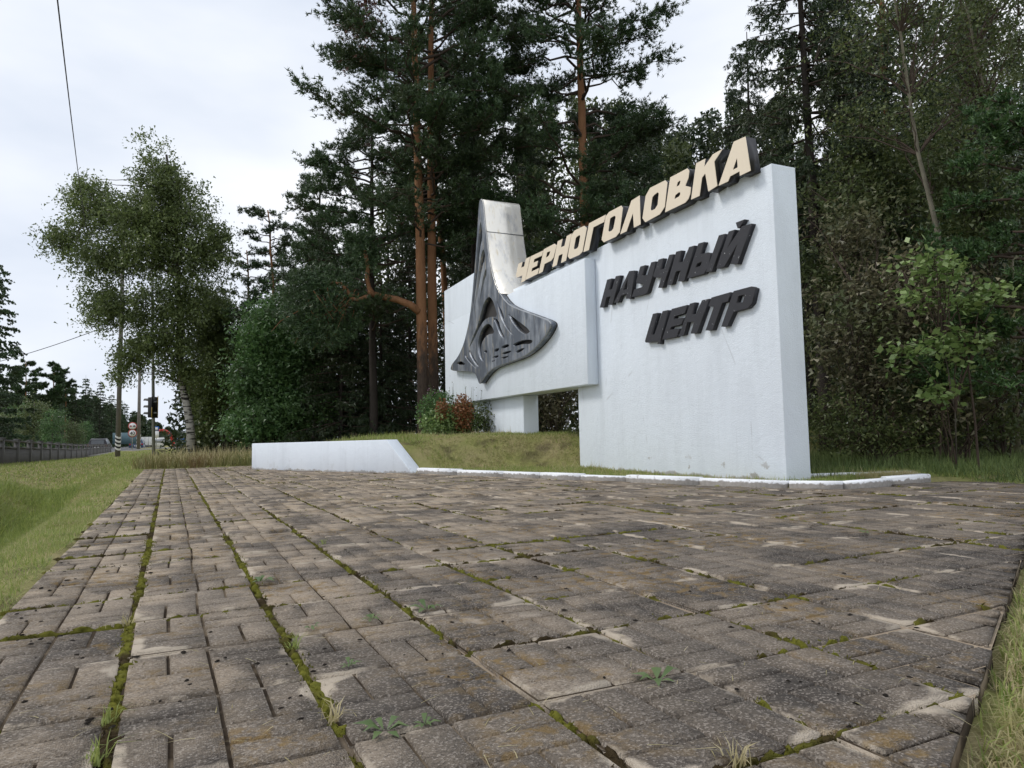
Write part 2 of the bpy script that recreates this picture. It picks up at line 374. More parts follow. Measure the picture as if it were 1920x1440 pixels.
# ------------------------------------------------------------------ layout of the place
WC = np.array([6.88, 6.31]); WA = R_(2.1)                     # near corner and direction of the sign wall
WT = np.array([math.sin(WA), math.cos(WA)]); WN = np.array([math.cos(WA), -math.sin(WA)])
def W(s, d, z):
    p = WC + WT * s + WN * d
    return (p[0], p[1], z)
PLAZA = np.array([(-0.62, -0.03), (-0.62, 20.72), (1.95, 20.72), (1.86, 18.25), (4.22, 13.2), (4.42, 12.9), (6.66, 6.15), (7.05, 5.62), (9.12, 5.74), (9.12, 4.57)])
def in_poly(x, y, poly):
    x = np.asarray(x, float); y = np.asarray(y, float); r = np.zeros(x.shape, bool); n = len(poly)
    for i in range(n):
        x1, y1 = poly[i]; x2, y2 = poly[(i + 1) % n]
        c = ((y1 > y) != (y2 > y)) & (x < (x2 - x1) * (y - y1) / (y2 - y1 + 1e-12) + x1)
        r ^= c
    return r
def diag(x): return 0.95 + 0.472 * (x - 1.45)                 # near cut edge of the paving
def par_top(y): return np.where(y < 57, 1.0 - 0.0126 * (y - 30), 0.66 - 0.0025 * (y - 57))

def ground_z(x, y):
    x = np.asarray(x, float); y = np.asarray(y, float)
    s = (x - WC[0]) * WT[0] + (y - WC[1]) * WT[1]; d = (x - WC[0]) * WN[0] + (y - WC[1]) * WN[1]
    # ditch side, left of the paving
    base = np.interp(y, [0, 22, 32, 45, 58, 66, 90, 140, 400], [0, 0, -0.05, -0.12, 0.05, 0.22, 0.0, 0.1, 0.2])
    bank = par_top(y) - 1.02
    prof = np.interp(x, [-5.4, -4.3, -3.5, -2.7, -2.1, -1.45, -0.95], [0, -.14, -.42, -1.0, -.92, -.36, 0])
    fade = 1 - smoothstep(15, 23, y) * smoothstep(-5.0, -1.5, x) * 0.75
    fade = fade * (1 - 0.75 * smoothstep(24, 40, y))
    zl = -0.012 + base + prof * fade
    t = smoothstep(-3.2, -5.6, x)
    zl = zl * (1 - t) + bank * t
    z = np.where(x < -0.6, zl, base)
    # planted mound behind the low wall
    e = d + 0.23 + (s + 0.22) * 0.364
    zk = 0.055 + 0.66 * smoothstep(0.2, 2.1, e) * smoothstep(5.0, 7.3, s + np.minimum(d, 1.8)) * (1 - smoothstep(2.0, 4.5, d) * (1 - smoothstep(9, 12, s)))
    zw = 0.57 + 0.15 * smoothstep(0, 1.6, e)
    t2 = smoothstep(6.7, 7.9, s + 0.25 * np.minimum(e, 2))
    zm = zk * (1 - t2) + zw * t2
    zm = zm * (1 - smoothstep(11.0, 12.3, s - .5 * np.maximum(0, e - 1.5)))
    mound = (x > 1.3) & (e > -0.05) & (s > -0.6) & (y < 27)
    z = np.where(mound, zm, z)
    right = (x > 6.9) & (s <= -0.6)
    z = np.where(right, 0.0, z)
    flat = (x > 7.0) & (y < 6.3) & (s > -0.7)
    z = np.where(flat, 0.05, z)
    z = z + 0.022 * vnoise(x * 1.7, y * 1.7, 3) + 0.012 * vnoise(x * 5, y * 5, 5)
    below = y < diag(x) 
    z = np.where(below & (x > -0.65), -0.075 + 0.015 * vnoise(x * 4, y * 4, 8), z)
    z = np.where(in_poly(x, y, PLAZA), -0.052, z)
    return z

# ground: one sheet to the horizon, finer near the camera
def axis(parts):
    a = []
    for lo, hi, st in parts: a += list(np.arange(lo, hi, st))
    a.append(parts[-1][1]); return np.array(a)
gx = axis([(-900, -100, 80), (-100, -20, 8), (-20, -6.5, 0.8), (-6.5, -1.2, 0.16), (-1.2, 9.6, 0.11), (9.6, 16, 0.4), (16, 60, 4), (60, 900, 84)])
gy = axis([(-60, -4, 8), (-4, 0, 0.4), (0, 20.6, 0.14), (20.6, 34, 0.3), (34, 100, 1.5), (100, 300, 20), (300, 1500, 120)])
GX, GY = np.meshgrid(gx, gy); GZ = ground_z(GX, GY)
nx = len(gx); idx = np.arange(len(gy) * nx).reshape(len(gy), nx)
gm = MB(); gm.add(np.stack([GX, GY, GZ], -1).reshape(-1, 3), np.stack([idx[:-1, :-1], idx[:-1, 1:], idx[1:, 1:], idx[1:, :-1]], -1).reshape(-1, 4))
tag(gm.build('ground', M['ground'], smooth=True), 'uneven mown turf and bare soil of verge, ditch and forest floor', kind='structure')

# road beyond the parapet and the cross path near the speed sign
def strip(name, pts, w, mat, label, lift):
    pts = np.array(pts, float); tg = np.gradient(pts, axis=0); tg /= np.linalg.norm(tg, axis=1)[:, None]
    nn = np.stack([-tg[:, 1], tg[:, 0]], 1)
    a = pts + nn * w / 2; b = pts - nn * w / 2; n = len(pts); mb = MB()
    za = ground_z(a[:, 0], a[:, 1]) ; zb = ground_z(b[:, 0], b[:, 1]); zz = np.maximum(za, zb) + lift
    mb.add(np.concatenate([np.c_[a, zz], np.c_[b, zz], np.c_[a, zz - 0.4], np.c_[b, zz - 0.4]]),
           [(i, i + 1, n + i + 1, n + i) for i in range(n - 1)] + [(i, 2 * n + i, 2 * n + i + 1, i + 1) for i in range(n - 1)] + [(n + i, n + i + 1, 3 * n + i + 1, 3 * n + i) for i in range(n - 1)])
    return tag(mb.build(name, mat), label, kind='structure')
strip('road', [(-14.5 + 0.055 * y, y) for y in np.arange(5, 420, 5.0)], 9.0, M['asphalt'], 'grey asphalt road beyond the parapet', 0.05)
strip('path', [(-7.5, 66.5), (-5, 66.0), (-3, 65.6), (-1, 65.4), (1.2, 65.3)], 3.2, M['concrete'], 'pale paved path crossing the verge by the speed sign', 0.06)

# ------------------------------------------------------------------ paving
rng = np.random.default_rng(7)
SX0, SY0, SP = -0.123, 1.671, 0.5
def slab_mesh(parity, r, size=0.481):
    """one cast slab: eight raised bricks in a basket weave on a thin body"""
    h = size / 2; mb = MB(); g = 0.0034
    c = 0.0026
    body = [(-h, -h), (h, -h), (h, h), (-h, h)]
    body = [(x + r.uniform(-.004, .004), y + r.uniform(-.004, .004)) for x, y in body]
    mb.add([(x, y, -0.055) for x, y in body] + [(x, y, -0.0105) for x, y in body], [(3,2,1,0),(4,5,6,7),(0,1,5,4),(1,2,6,5),(2,3,7,6),(3,0,4,7)])
    q = h
    for qx in (0, 1):
        for qy in (0, 1):
            x0, y0 = -h + qx * q, -h + qy * q
            for k in (0, 1):
                if (qx + qy + parity) % 2: bx = (x0 + k * q / 2, y0, x0 + (k + 1) * q / 2, y0 + q)
                else: bx = (x0, y0 + k * q / 2, x0 + q, y0 + (k + 1) * q / 2)
                a, b, cc, dd = bx; gg = [g + abs(r.normal(0, .0012)) for _ in range(4)]
                o = [(a + gg[0], b + gg[1]), (cc - gg[2], b + gg[1]), (cc - gg[2], dd - gg[3]), (a + gg[0], dd - gg[3])]
                mx_, my_ = (a + cc) / 2, (b + dd) / 2; zt = r.normal(0, .0010)
                ins = [c + abs(r.normal(0, .0010)) for _ in range(4)]
                i_ = [(x + (ins[j] if x < mx_ else -ins[j]), y + (ins[j] if y < my_ else -ins[j])) for j, (x, y) in enumerate(o)]
                mb.add([(x, y, -0.0115) for x, y in o] + [(x, y, zt - abs(r.normal(0, .0008))) for x, y in i_],
                       [(4,5,6,7),(0,1,5,4),(1,2,6,5),(2,3,7,6),(3,0,4,7)])
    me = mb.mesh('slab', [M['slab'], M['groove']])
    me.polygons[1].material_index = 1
    for p_ in me.polygons:
        if p_.center.z > -.011 and p_.center.z < -.0100 and p_.normal.z > .95: p_.material_index = 1
    return me
pr = np.random.default_rng(3)
slab_vars = [[slab_mesh(p, pr) for _ in range(5)] for p in (0, 1)]
bedm = MB(); n = len(PLAZA)
bedm.add([(x, y, -0.016) for x, y in PLAZA], [tuple(range(n))[::-1]])
paving = tag(bedm.build('paving', M['bed']), 'weathered basket-weave concrete slab paving with mossy joints', kind='structure')
cells = []
ix = range(-1, 20); iy = range(-5, 39)
for i in ix:
    for j in iy:
        cx, cy = SX0 + (i + .5) * SP, SY0 + (j + .5) * SP
        cs = np.array([(cx + a * .24, cy + b * .24) for a in (-1, 1) for b in (-1, 1)])
        ins = in_poly(cs[:, 0], cs[:, 1], PLAZA)
        if not ins.any() or cy > 20.6: continue
        low = (cs[:, 1] < diag(cs[:, 0])).any()
        p = np.array([cx, cy, -CAM_H]); dep = p @ AX_F
        px = 960 + FPX * (p @ AX_R) / max(dep, .05)
        cells.append((dep if -260 < px < 2180 and dep > 0.3 else 900 + dep, i, j, cx, cy, low))
cells.sort(key=lambda c: c[0])
far_slabs = MB()
for num, (dep, i, j, cx, cy, low) in enumerate(cells):
    me = slab_vars[rng.integers(0, 2)][rng.integers(0, 5)]
    tilt = (rng.normal(0, .0085), rng.normal(0, .0085), rng.normal(0, .008))
    loc = (cx + rng.normal(0, .0035), cy + rng.normal(0, .0035), rng.normal(0, .0045))
    mat4 = Matrix.Translation(loc) @ Matrix.Rotation(tilt[0], 4, 'X') @ Matrix.Rotation(tilt[1], 4, 'Y') @ Matrix.Rotation(tilt[2], 4, 'Z')
    if dep > 880 and not low: 
        if cy < 2: continue
    if low:
        bm = bmesh.new(); bm.from_mesh(me); bm.transform(mat4)
        bmesh.ops.bisect_plane(bm, geom=bm.verts[:] + bm.edges[:] + bm.faces[:], plane_co=(1.45, .95 + rng.normal(0, .006), 0), plane_no=(.472, -1, 0), clear_outer=True)
        bmesh.ops.holes_fill(bm, edges=[e for e in bm.edges if e.is_boundary], sides=40)
        if len(bm.verts) < 4: bm.free(); continue
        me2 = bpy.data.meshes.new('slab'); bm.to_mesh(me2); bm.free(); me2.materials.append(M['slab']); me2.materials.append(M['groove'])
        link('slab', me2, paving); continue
    if num < 296:
        o = link('slab', me, paving); o.matrix_local = mat4
    else:
        v = np.zeros(len(me.vertices) * 3); me.vertices.foreach_get('co', v); v = v.reshape(-1, 3)
        A = np.array(mat4); v = v @ A[:3, :3].T + A[:3, 3]
        far_slabs.add(v, [tuple(p.vertices) for p in me.polygons])
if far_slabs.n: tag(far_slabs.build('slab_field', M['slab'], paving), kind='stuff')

# moss cushions and soil in the joints
mr = np.random.default_rng(11)
dome_t = np.linspace(0, 2 * np.pi, 6, endpoint=False)
def dome(mb, x, y, lx, ly, h, ang, z0=-0.016):
    ca, sa = math.cos(ang), math.sin(ang); v = []
    for rr, hh in ((1.0, 0.0), (0.72, 0.62), (0.34, 0.95)):
        for t in dome_t:
            k = rr * (1 + mr.normal(0, .24)); px, py = math.cos(t) * lx * k, math.sin(t) * ly * k
            v.append((x + ca * px - sa * py, y + sa * px + ca * py, z0 + hh * h * (1 + mr.normal(0, .15))))
    v.append((x, y, z0 + h)); f = []
    for a in (0, 6):
        for k in range(6): f.append((a + k, a + (k + 1) % 6, a + 6 + (k + 1) % 6, a + 6 + k))
    for k in range(6): f.append((12 + k, 12 + (k + 1) % 6, 18))
    mb.add(v, f)
moss = MB(); moss_pts = []
def joint_moss(vertical, line, a0, a1, cover, w):
    a = a0
    while a < a1:
        on = vnoise(np.array([a * 1.15 + line * 3.1]), np.array([line * 7.7]), 21)[0] + mr.uniform(-.35, .35) < cover * 2 - 1
        if on:
            lx = mr.uniform(.018, .048); ly = w * mr.uniform(.5, 1.15); h = mr.uniform(.010, .022)
            off = mr.normal(0, .008)
            x, y = (line + off, a) if vertical else (a, line + off)
            if in_poly([x], [y], PLAZA)[0] and y > diag(x) + .03:
                dome(moss, x, y, lx, ly, h, math.pi / 2 if vertical else 0); moss_pts.append((x, y, h))
        a += mr.uniform(.025, .05) * (1 + max(0, (a - 5)) * .06 if vertical else 1.25)
for c in range(0, 17):
    x = SX0 + c * SP
    joint_moss(True, x, max(0.1, diag(x)), 20.6, {0: .90, 1: .74, 2: .60, 3: .48, 4: .42}.get(c, .36), {0: .030, 1: .025, 2: .021}.get(c, .017))
for j in range(-3, 38):
    y = SY0 + j * SP
    joint_moss(False, y, -0.62, 9.0, .42 if j < 24 else .30, .016)
mp_ = np.array(moss_pts); mp_ = mp_[mp_[:, 1] < 7]                 # fuzz of moss shoots on the near cushions
rep_ = np.repeat(mp_, 9, 0); b_ = np.c_[rep_[:, :2] + mr.normal(0, .016, (len(rep_), 2)), -.016 + rep_[:, 2] * mr.uniform(.3, .9, len(rep_))]
d_ = mr.normal(0, .6, (len(rep_), 3)); d_[:, 2] = 1; d_ *= mr.uniform(.006, .014, (len(rep_), 1)); s_ = mr.normal(0, .0022, (len(rep_), 3))
moss.add(np.stack([b_ - s_, b_ + s_, b_ + d_], 1).reshape(-1, 3), np.arange(len(rep_) * 3).reshape(-1, 3))
tag(moss.build('moss', M['moss'], smooth=True), 'olive moss cushions growing along the slab joints', kind='stuff')

# ------------------------------------------------------------------ kerb, low wall
def kerb_line(parent, pts, wdt, h, step=1.0):
    for (x0, y0), (x1, y1) in zip(pts[:-1], pts[1:]):
        L = math.hypot(x1 - x0, y1 - y0); k = max(1, round(L / step)); ux, uy = (x1 - x0) / L, (y1 - y0) / L
        for q in range(k):
            a, b = q * L / k + .007, (q + 1) * L / k - .007
            jz = rng.normal(0, .008); jx = rng.normal(0, .008)
            mb = MB(); nx_, ny_ = -uy, ux; v = []
            for z, ins in ((-.08, 0), (h - .015 + jz, 0), (h + jz, .015)):
                for aa, ww in ((a + ins * .3, -wdt / 2 + ins), (b - ins * .3, -wdt / 2 + ins), (b - ins * .3, wdt / 2 - ins), (a + ins * .3, wdt / 2 - ins)):
                    v.append((x0 + ux * aa + nx_ * (ww + jx), y0 + uy * aa + ny_ * (ww + jx), z))
            mb.add(v, [(0,1,5,4),(1,2,6,5),(2,3,7,6),(3,0,4,7),(4,5,9,8),(5,6,10,9),(6,7,11,10),(7,4,8,11),(8,9,10,11)])
            mb.build('kerbstone', M['kerb'], parent)
kerb = tag(empty('kerb', (0, 0, 0)), 'whitewashed concrete kerb round the planted island before the sign', kind='structure')
kerb_line(kerb, [(4.36, 13.0), (5.15, 10.75), (5.95, 8.35), (6.70, 6.12), (7.08, 5.66), (8.72, 5.74)], 0.15, 0.095)
kerb2 = tag(empty('kerb', (0, 0, 0)), 'whitewashed low kerb behind the sign wall', kind='structure')
kerb_line(kerb2, [(7.75, 6.75), (8.45, 6.55), (9.3, 6.35)], 0.12, 0.10)
kerb3 = tag(empty('kerb', (0, 0, 0)), 'thin whitewashed kerb seen through the opening under the sign', kind='structure')
a, b = W(4.4, 1.35, 0), W(9.0, 1.35, 0)
mb = MB(); mb.box((0, -.06, .62), (4.6, .06, .76)); o = mb.build('kerbstone', M['white_low'], kerb3)
o.location = (a[0], a[1], 0); o.rotation_euler[2] = math.atan2(b[1] - a[1], b[0] - a[0])

LA, LB = np.array([1.80, 18.20]), np.array([4.22, 13.10]); LD = (LB - LA) / np.linalg.norm(LB - LA); LN = np.array([-LD[1], LD[0]])
LL = np.linalg.norm(LB - LA)
def LW(u, w, z): p = LA + LD * u + LN * w; return (p[0], p[1], z)
mb = MB(); slope = 0.72; TH = 0.30
profu = [(0, -.05), (LL, -.05), (LL + .02, .015), (LL - slope, .665), (0, .63)]
v = [LW(u, 0, z) for u, z in profu] + [LW(u, TH, z) for u, z in profu]
mb.add(v, [(4,3,2,1,0), (5,6,7,8,9)] + [(i, (i + 1) % 5, 5 + (i + 1) % 5, 5 + i) for i in range(5)])
lw = tag(mb.build('low_wall', M['white_low']), 'low whitewashed retaining wall with a slanted end beside the paving', 'wall')
bevel(lw, .012)

# ------------------------------------------------------------------ the sign wall
monument = tag(empty('monument', W(4, 0.2, 0)), 'tall white roadside sign wall with cream and black lettering and steel emblem', 'monument')
MI = Vector(monument.location)
def wall_block(name, s0, s1, d0, d1, z0, z1, mat=None, bev=.012):
    mb = MB(); o = []
    for z in (z0, z1):
        for s, d in ((s0, d0), (s1, d0), (s1, d1), (s0, d1)): o.append(np.array(W(s, d, z)) - MI)
    mb.add(o, [(0,1,2,3), (7,6,5,4), (4,5,1,0), (5,6,2,1), (6,7,3,2), (7,4,0,3)])
    ob = mb.build(name, mat or M['white'], monument); bevel(ob, bev); return ob
wall_block('pylon', 0.0, 5.18, 0.0, 0.41, -0.1, 4.12)
wall_block('upper_wall', 5.182, 9.2, 0.002, 0.408, 1.612, 4.117)
wall_block('panel', 4.40, 12.50, -0.23, -0.002, 1.60, 3.94)
wall_block('end_block', 9.2, 12.497, -0.227, 0.405, 1.603, 4.93)
wall_block('pier', 7.74, 10.9, 0.02, 0.40, 0.3, 1.606)

def fill_curve(name, polys, depth_front, depth_back, mats, parent, edge_mat=None):
    """solid plate in the wall plane: first polygon is the outline, the rest are openings"""
    cu = bpy.data.curves.new(name, 'CURVE'); cu.dimensions = '2D'; cu.fill_mode = 'BOTH'
    for poly in polys:
        sp = cu.splines.new('POLY'); sp.points.add(len(poly) - 1); sp.use_cyclic_u = True
        for k, (s, z) in enumerate(poly): sp.points[k].co = (s, z, 0, 1)
    cu.extrude = 0.5
    tmp = bpy.data.objects.new('tmp', cu); col.objects.link(tmp)
    dg = bpy.context.evaluated_depsgraph_get(); me = bpy.data.meshes.new_from_object(tmp.evaluated_get(dg))
    bpy.data.objects.remove(tmp); bpy.data.curves.remove(cu)
    me.name = name
    n = len(me.vertices); c = np.zeros(n * 3); me.vertices.foreach_get('co', c); c = c.reshape(-1, 3)
    out = np.zeros_like(c)
    for k in range(n):
        s, z, w = c[k]; d = depth_front + (depth_back - depth_front) * (w + 0.5)
        out[k] = np.array(W(s, d, z)) - MI
    me.vertices.foreach_set('co', out.ravel()); me.materials.clear()
    for q in (mats if isinstance(mats, list) else [mats]): me.materials.append(q)
    bm = bmesh.new(); bm.from_mesh(me); bmesh.ops.remove_doubles(bm, verts=bm.verts, dist=1e-4); bmesh.ops.recalc_face_normals(bm, faces=bm.faces); bm.to_mesh(me); bm.free()
    me.update()
    return link(name, me, parent)

CREAM = [[[(7.417, 4.549), (7.203, 4.539), (7.28, 4.426), (7.122, 4.419), (7.021, 4.567), (6.807, 4.559), (7.087, 4.091), (7.297, 4.09), (7.226, 4.241), (7.522, 4.253), (7.567, 4.316)]], [[(6.774, 4.558), (6.178, 4.535), (6.239, 4.441), (6.604, 4.454), (6.65, 4.387), (6.433, 4.381), (6.483, 4.281), (6.721, 4.285), (6.768, 4.22), (6.39, 4.213), (6.46, 4.103), (7.069, 4.102)]], [[(6.146, 4.552), (5.666, 4.545), (5.577, 4.488), (5.725, 4.272), (5.83, 4.236), (6.132, 4.238), (6.226, 4.098), (6.422, 4.092)], [(5.999, 4.451), (5.849, 4.441), (5.897, 4.384), (5.943, 4.36), (6.058, 4.354)]], [[(5.522, 4.555), (5.324, 4.552), (5.402, 4.402), (5.25, 4.392), (5.145, 4.558), (4.952, 4.557), (5.206, 4.086), (5.411, 4.088), (5.327, 4.255), (5.495, 4.257), (5.598, 4.088), (5.788, 4.088)]], [[(4.838, 4.58), (4.47, 4.569), (4.375, 4.5), (4.558, 4.101), (4.686, 4.069), (5.05, 4.081), (5.127, 4.152), (4.959, 4.522)], [(4.747, 4.438), (4.652, 4.444), (4.621, 4.417), (4.702, 4.24), (4.754, 4.215), (4.858, 4.219), (4.882, 4.248), (4.794, 4.425)]], [[(4.287, 4.562), (3.709, 4.55), (3.771, 4.436), (4.138, 4.445), (4.326, 4.073), (4.522, 4.085)]], [[(3.598, 4.564), (3.216, 4.557), (3.168, 4.507), (3.283, 4.119), (3.411, 4.071), (3.803, 4.078), (3.871, 4.144), (3.71, 4.52)], [(3.539, 4.445), (3.432, 4.448), (3.392, 4.416), (3.476, 4.238), (3.531, 4.212), (3.618, 4.216), (3.642, 4.243), (3.572, 4.437)]], [[(2.906, 4.543), (2.67, 4.553), (2.668, 4.073), (2.861, 4.074), (2.874, 4.321), (3.082, 4.074), (3.275, 4.076)]], [[(2.378, 4.58), (1.982, 4.565), (1.931, 4.513), (2.016, 4.161), (2.15, 4.083), (2.537, 4.07), (2.612, 4.157), (2.502, 4.492)], [(2.281, 4.43), (2.184, 4.445), (2.154, 4.417), (2.196, 4.247), (2.265, 4.205), (2.361, 4.205), (2.383, 4.235), (2.326, 4.41)]], [[(1.856, 4.566), (1.45, 4.558), (1.407, 4.509), (1.431, 4.41), (1.51, 4.318), (1.386, 4.254), (1.403, 4.162), (1.453, 4.098), (1.53, 4.068), (2.015, 4.072)], [(1.684, 4.427), (1.635, 4.438), (1.615, 4.425), (1.63, 4.392), (1.656, 4.373), (1.714, 4.374)], [(1.745, 4.254), (1.663, 4.271), (1.629, 4.254), (1.635, 4.223), (1.667, 4.206), (1.775, 4.202)]], [[(1.249, 4.559), (1.049, 4.552), (1.079, 4.443), (0.889, 4.553), (0.69, 4.553), (0.866, 4.441), (0.826, 4.083), (1.013, 4.064), (1.062, 4.342), (1.134, 4.305), (1.204, 4.065), (1.392, 4.07)]], [[(0.469, 4.565), (0.253, 4.548), (0.185, 4.065), (0.384, 4.066), (0.387, 4.128), (0.567, 4.124), (0.612, 4.07), (0.8, 4.074)], [(0.422, 4.324), (0.417, 4.193), (0.511, 4.193)]]]
BLACK = [[[(3.891, 3.431), (3.735, 3.423), (3.855, 3.24), (3.737, 3.236), (3.605, 3.432), (3.465, 3.418), (3.742, 2.96), (3.87, 2.975), (3.791, 3.119), (3.93, 3.122), (4.014, 2.966), (4.166, 2.98)]], [[(3.19, 3.429), (3.033, 3.404), (3.165, 2.953), (3.311, 2.981), (3.287, 3.06), (3.457, 3.063), (3.553, 2.964), (3.688, 2.982)], [(3.237, 3.325), (3.274, 3.142), (3.392, 3.143)]], [[(2.864, 3.43), (2.725, 3.423), (2.835, 3.268), (2.673, 3.254), (2.558, 3.428), (2.439, 3.417), (2.544, 3.182), (2.691, 2.965), (2.778, 2.953), (3.137, 2.978), (3.056, 3.09), (2.833, 3.082), (2.793, 3.133), (2.981, 3.172), (3.0, 3.206)]], [[(2.362, 3.427), (2.235, 3.418), (2.331, 3.256), (2.211, 3.25), (2.082, 3.432), (1.977, 3.417), (2.274, 2.968), (2.396, 2.981), (2.299, 3.128), (2.496, 3.171), (2.518, 3.205)]], [[(1.91, 3.439), (1.781, 3.426), (1.866, 3.259), (1.75, 3.252), (1.603, 3.431), (1.481, 3.423), (1.747, 2.954), (1.898, 2.979), (1.82, 3.133), (1.939, 3.139), (2.037, 2.967), (2.17, 2.981)]], [[(1.391, 3.429), (1.264, 3.419), (1.361, 3.264), (1.188, 3.246), (1.142, 3.215), (1.2, 3.043), (1.301, 2.963), (1.672, 2.981)], [(1.438, 3.144), (1.329, 3.151), (1.362, 3.094), (1.481, 3.092)]], [[(0.952, 3.429), (0.826, 3.417), (1.13, 2.956), (1.252, 2.978)]], [[(0.754, 3.428), (0.633, 3.421), (0.804, 3.199), (0.496, 3.429), (0.316, 3.412), (0.611, 2.943), (0.747, 2.975), (0.594, 3.218), (0.872, 2.967), (1.035, 2.979)]], [[(0.61, 3.51), (0.441, 3.506), (0.556, 3.415), (0.581, 3.428)]], [[(2.561, 2.593), (2.433, 2.588), (2.632, 2.272), (2.538, 2.259), (2.302, 2.591), (2.161, 2.585), (2.372, 2.198), (2.396, 2.085), (2.471, 2.099), (2.443, 2.132), (2.78, 2.158), (2.805, 2.184)]], [[(2.072, 2.586), (1.703, 2.582), (1.762, 2.469), (2.009, 2.462), (2.034, 2.427), (1.789, 2.404), (1.855, 2.315), (2.105, 2.314), (2.139, 2.275), (1.904, 2.26), (1.981, 2.144), (2.342, 2.148)]], [[(1.635, 2.589), (1.519, 2.587), (1.609, 2.424), (1.508, 2.417), (1.362, 2.588), (1.21, 2.582), (1.504, 2.129), (1.648, 2.145), (1.558, 2.302), (1.711, 2.326), (1.804, 2.148), (1.926, 2.146)]], [[(1.162, 2.589), (0.77, 2.59), (0.828, 2.474), (0.944, 2.473), (1.164, 2.126), (1.313, 2.142), (1.116, 2.455), (1.23, 2.475)]], [[(0.708, 2.592), (0.372, 2.587), (0.305, 2.55), (0.374, 2.369), (0.459, 2.316), (0.725, 2.311), (0.862, 2.135), (0.984, 2.147)], [(0.621, 2.51), (0.5, 2.505), (0.548, 2.409), (0.669, 2.423)]]]
PROFILE = [(9.08, 6.543), (9.005, 6.511), (8.942, 6.452), (8.869, 6.024), (8.756, 5.502), (8.603, 4.911), (8.404, 4.456), (8.122, 4.063), (7.65, 3.678), (7.121, 3.457), (6.153, 3.14), (5.59, 2.948), (5.497, 2.877), (5.536, 2.813), (5.696, 2.696), (5.988, 2.564), (6.39, 2.44), (6.883, 2.362), (7.637, 2.328), (8.207, 2.312), (8.595, 2.273), (8.958, 2.164), (9.213, 2.048), (9.387, 1.975), (9.477, 2.087), (9.616, 2.239), (9.811, 2.31), (10.062, 2.355), (10.804, 2.438), (11.521, 2.524), (11.505, 2.62), (11.361, 2.691), (10.898, 2.825), (10.448, 3.109), (10.168, 3.44), (9.947, 3.771), (9.773, 4.248), (9.595, 4.862), (9.419, 5.467), (9.294, 6.079), (9.176, 6.524)]
HOLES = [[(9.103, 6.041), (9.037, 5.826), (9.013, 5.537), (9.174, 5.332), (9.352, 4.807), (9.627, 4.148), (9.827, 3.715), (9.766, 3.957), (9.578, 4.57), (9.413, 5.179), (9.253, 5.709)], [(8.969, 5.28), (8.864, 5.141), (8.86, 5.025), (9.066, 4.812), (9.273, 4.434), (9.585, 3.997), (9.726, 3.734), (9.526, 4.2), (9.34, 4.661), (9.167, 5.083)], [(8.826, 4.774), (8.752, 4.619), (8.914, 4.481), (9.092, 4.257), (9.264, 4.009), (9.188, 4.206), (9.032, 4.524)], [(8.689, 4.046), (8.455, 3.927), (8.292, 3.712), (8.136, 3.443), (8.624, 3.53), (8.987, 3.507), (9.322, 3.368), (9.674, 3.134), (10.119, 2.921), (9.822, 3.172), (9.465, 3.407), (9.213, 3.684), (8.995, 3.924)], [(8.764, 3.403), (8.503, 3.295), (8.322, 3.085), (8.759, 3.13), (9.083, 3.037), (9.231, 2.883), (9.201, 2.705), (9.008, 2.46), (9.283, 2.575), (9.462, 2.841), (9.393, 3.079), (9.154, 3.325)], [(8.45, 3.478), (8.105, 3.382), (7.937, 3.095), (7.736, 2.905), (7.881, 2.902), (8.087, 3.067), (8.285, 3.328)], [(8.216, 3.881), (8.016, 3.679), (7.821, 3.466), (7.735, 3.242), (7.447, 3.023), (7.24, 2.868), (7.525, 3.003), (7.847, 3.26), (8.08, 3.559)], [(7.605, 3.461), (7.132, 3.231), (6.382, 2.867), (6.577, 2.821), (6.8, 2.858), (7.07, 2.999), (7.36, 3.215)], [(7.309, 2.705), (6.936, 2.734), (6.582, 2.711), (6.292, 2.657), (6.396, 2.588), (6.726, 2.637), (7.051, 2.641), (7.274, 2.645)], [(7.168, 2.526), (6.945, 2.561), (6.66, 2.547), (6.876, 2.492), (7.126, 2.475)], [(7.938, 2.738), (7.577, 2.756), (7.503, 2.673), (7.957, 2.675)], [(7.929, 2.591), (7.43, 2.586), (7.425, 2.532), (7.931, 2.539)], [(7.95, 2.49), (7.474, 2.481), (7.711, 2.437), (7.952, 2.445)], [(8.357, 2.724), (8.103, 2.726), (8.107, 2.651), (8.421, 2.648)], [(8.451, 2.565), (8.128, 2.562), (8.156, 2.506), (8.505, 2.518)], [(8.524, 2.473), (8.326, 2.472), (8.414, 2.435), (8.587, 2.44)], [(11.132, 2.637), (10.769, 2.717), (10.209, 2.536)], [(8.93, 2.773), (8.84, 2.745), (8.824, 2.706), (8.906, 2.688), (9.006, 2.71), (9.032, 2.751)], [(9.986, 2.912), (9.821, 2.741), (9.311, 2.383), (9.539, 2.44), (9.924, 2.688), (10.08, 2.872)], [(10.459, 2.858), (10.23, 2.758), (9.541, 2.384), (9.678, 2.397), (10.306, 2.708)]]

def smooth_loop(p, it=1):
    p = np.array(p, float)
    for _ in range(it):
        a = p * .75 + np.roll(p, -1, 0) * .25; b = p * .25 + np.roll(p, -1, 0) * .75
        p = np.stack([a, b], 1).reshape(-1, 2)
    return [tuple(q) for q in p]
for polys in CREAM:
    body = fill_curve('letter', polys, -0.168, 0.0, M['black_side'], monument)
    fill_curve('letter_face', polys, -0.176, -0.1685, M['cream'], body)
for k, polys in enumerate(BLACK):
    fill_curve('letter', polys, -0.075, 0.0, M['black'], monument)

emblem = empty('emblem', (0, 0, 0)); emblem.parent = monument
emblem['label'] = 'pierced steel emblem plate with a tall pointed top'
tip = [i for i in range(len(PROFILE))]
fill_curve('face_plate', [smooth_loop(PROFILE)] + [smooth_loop(h) for h in HOLES], -0.40, -0.262, M['steel_face'], emblem)
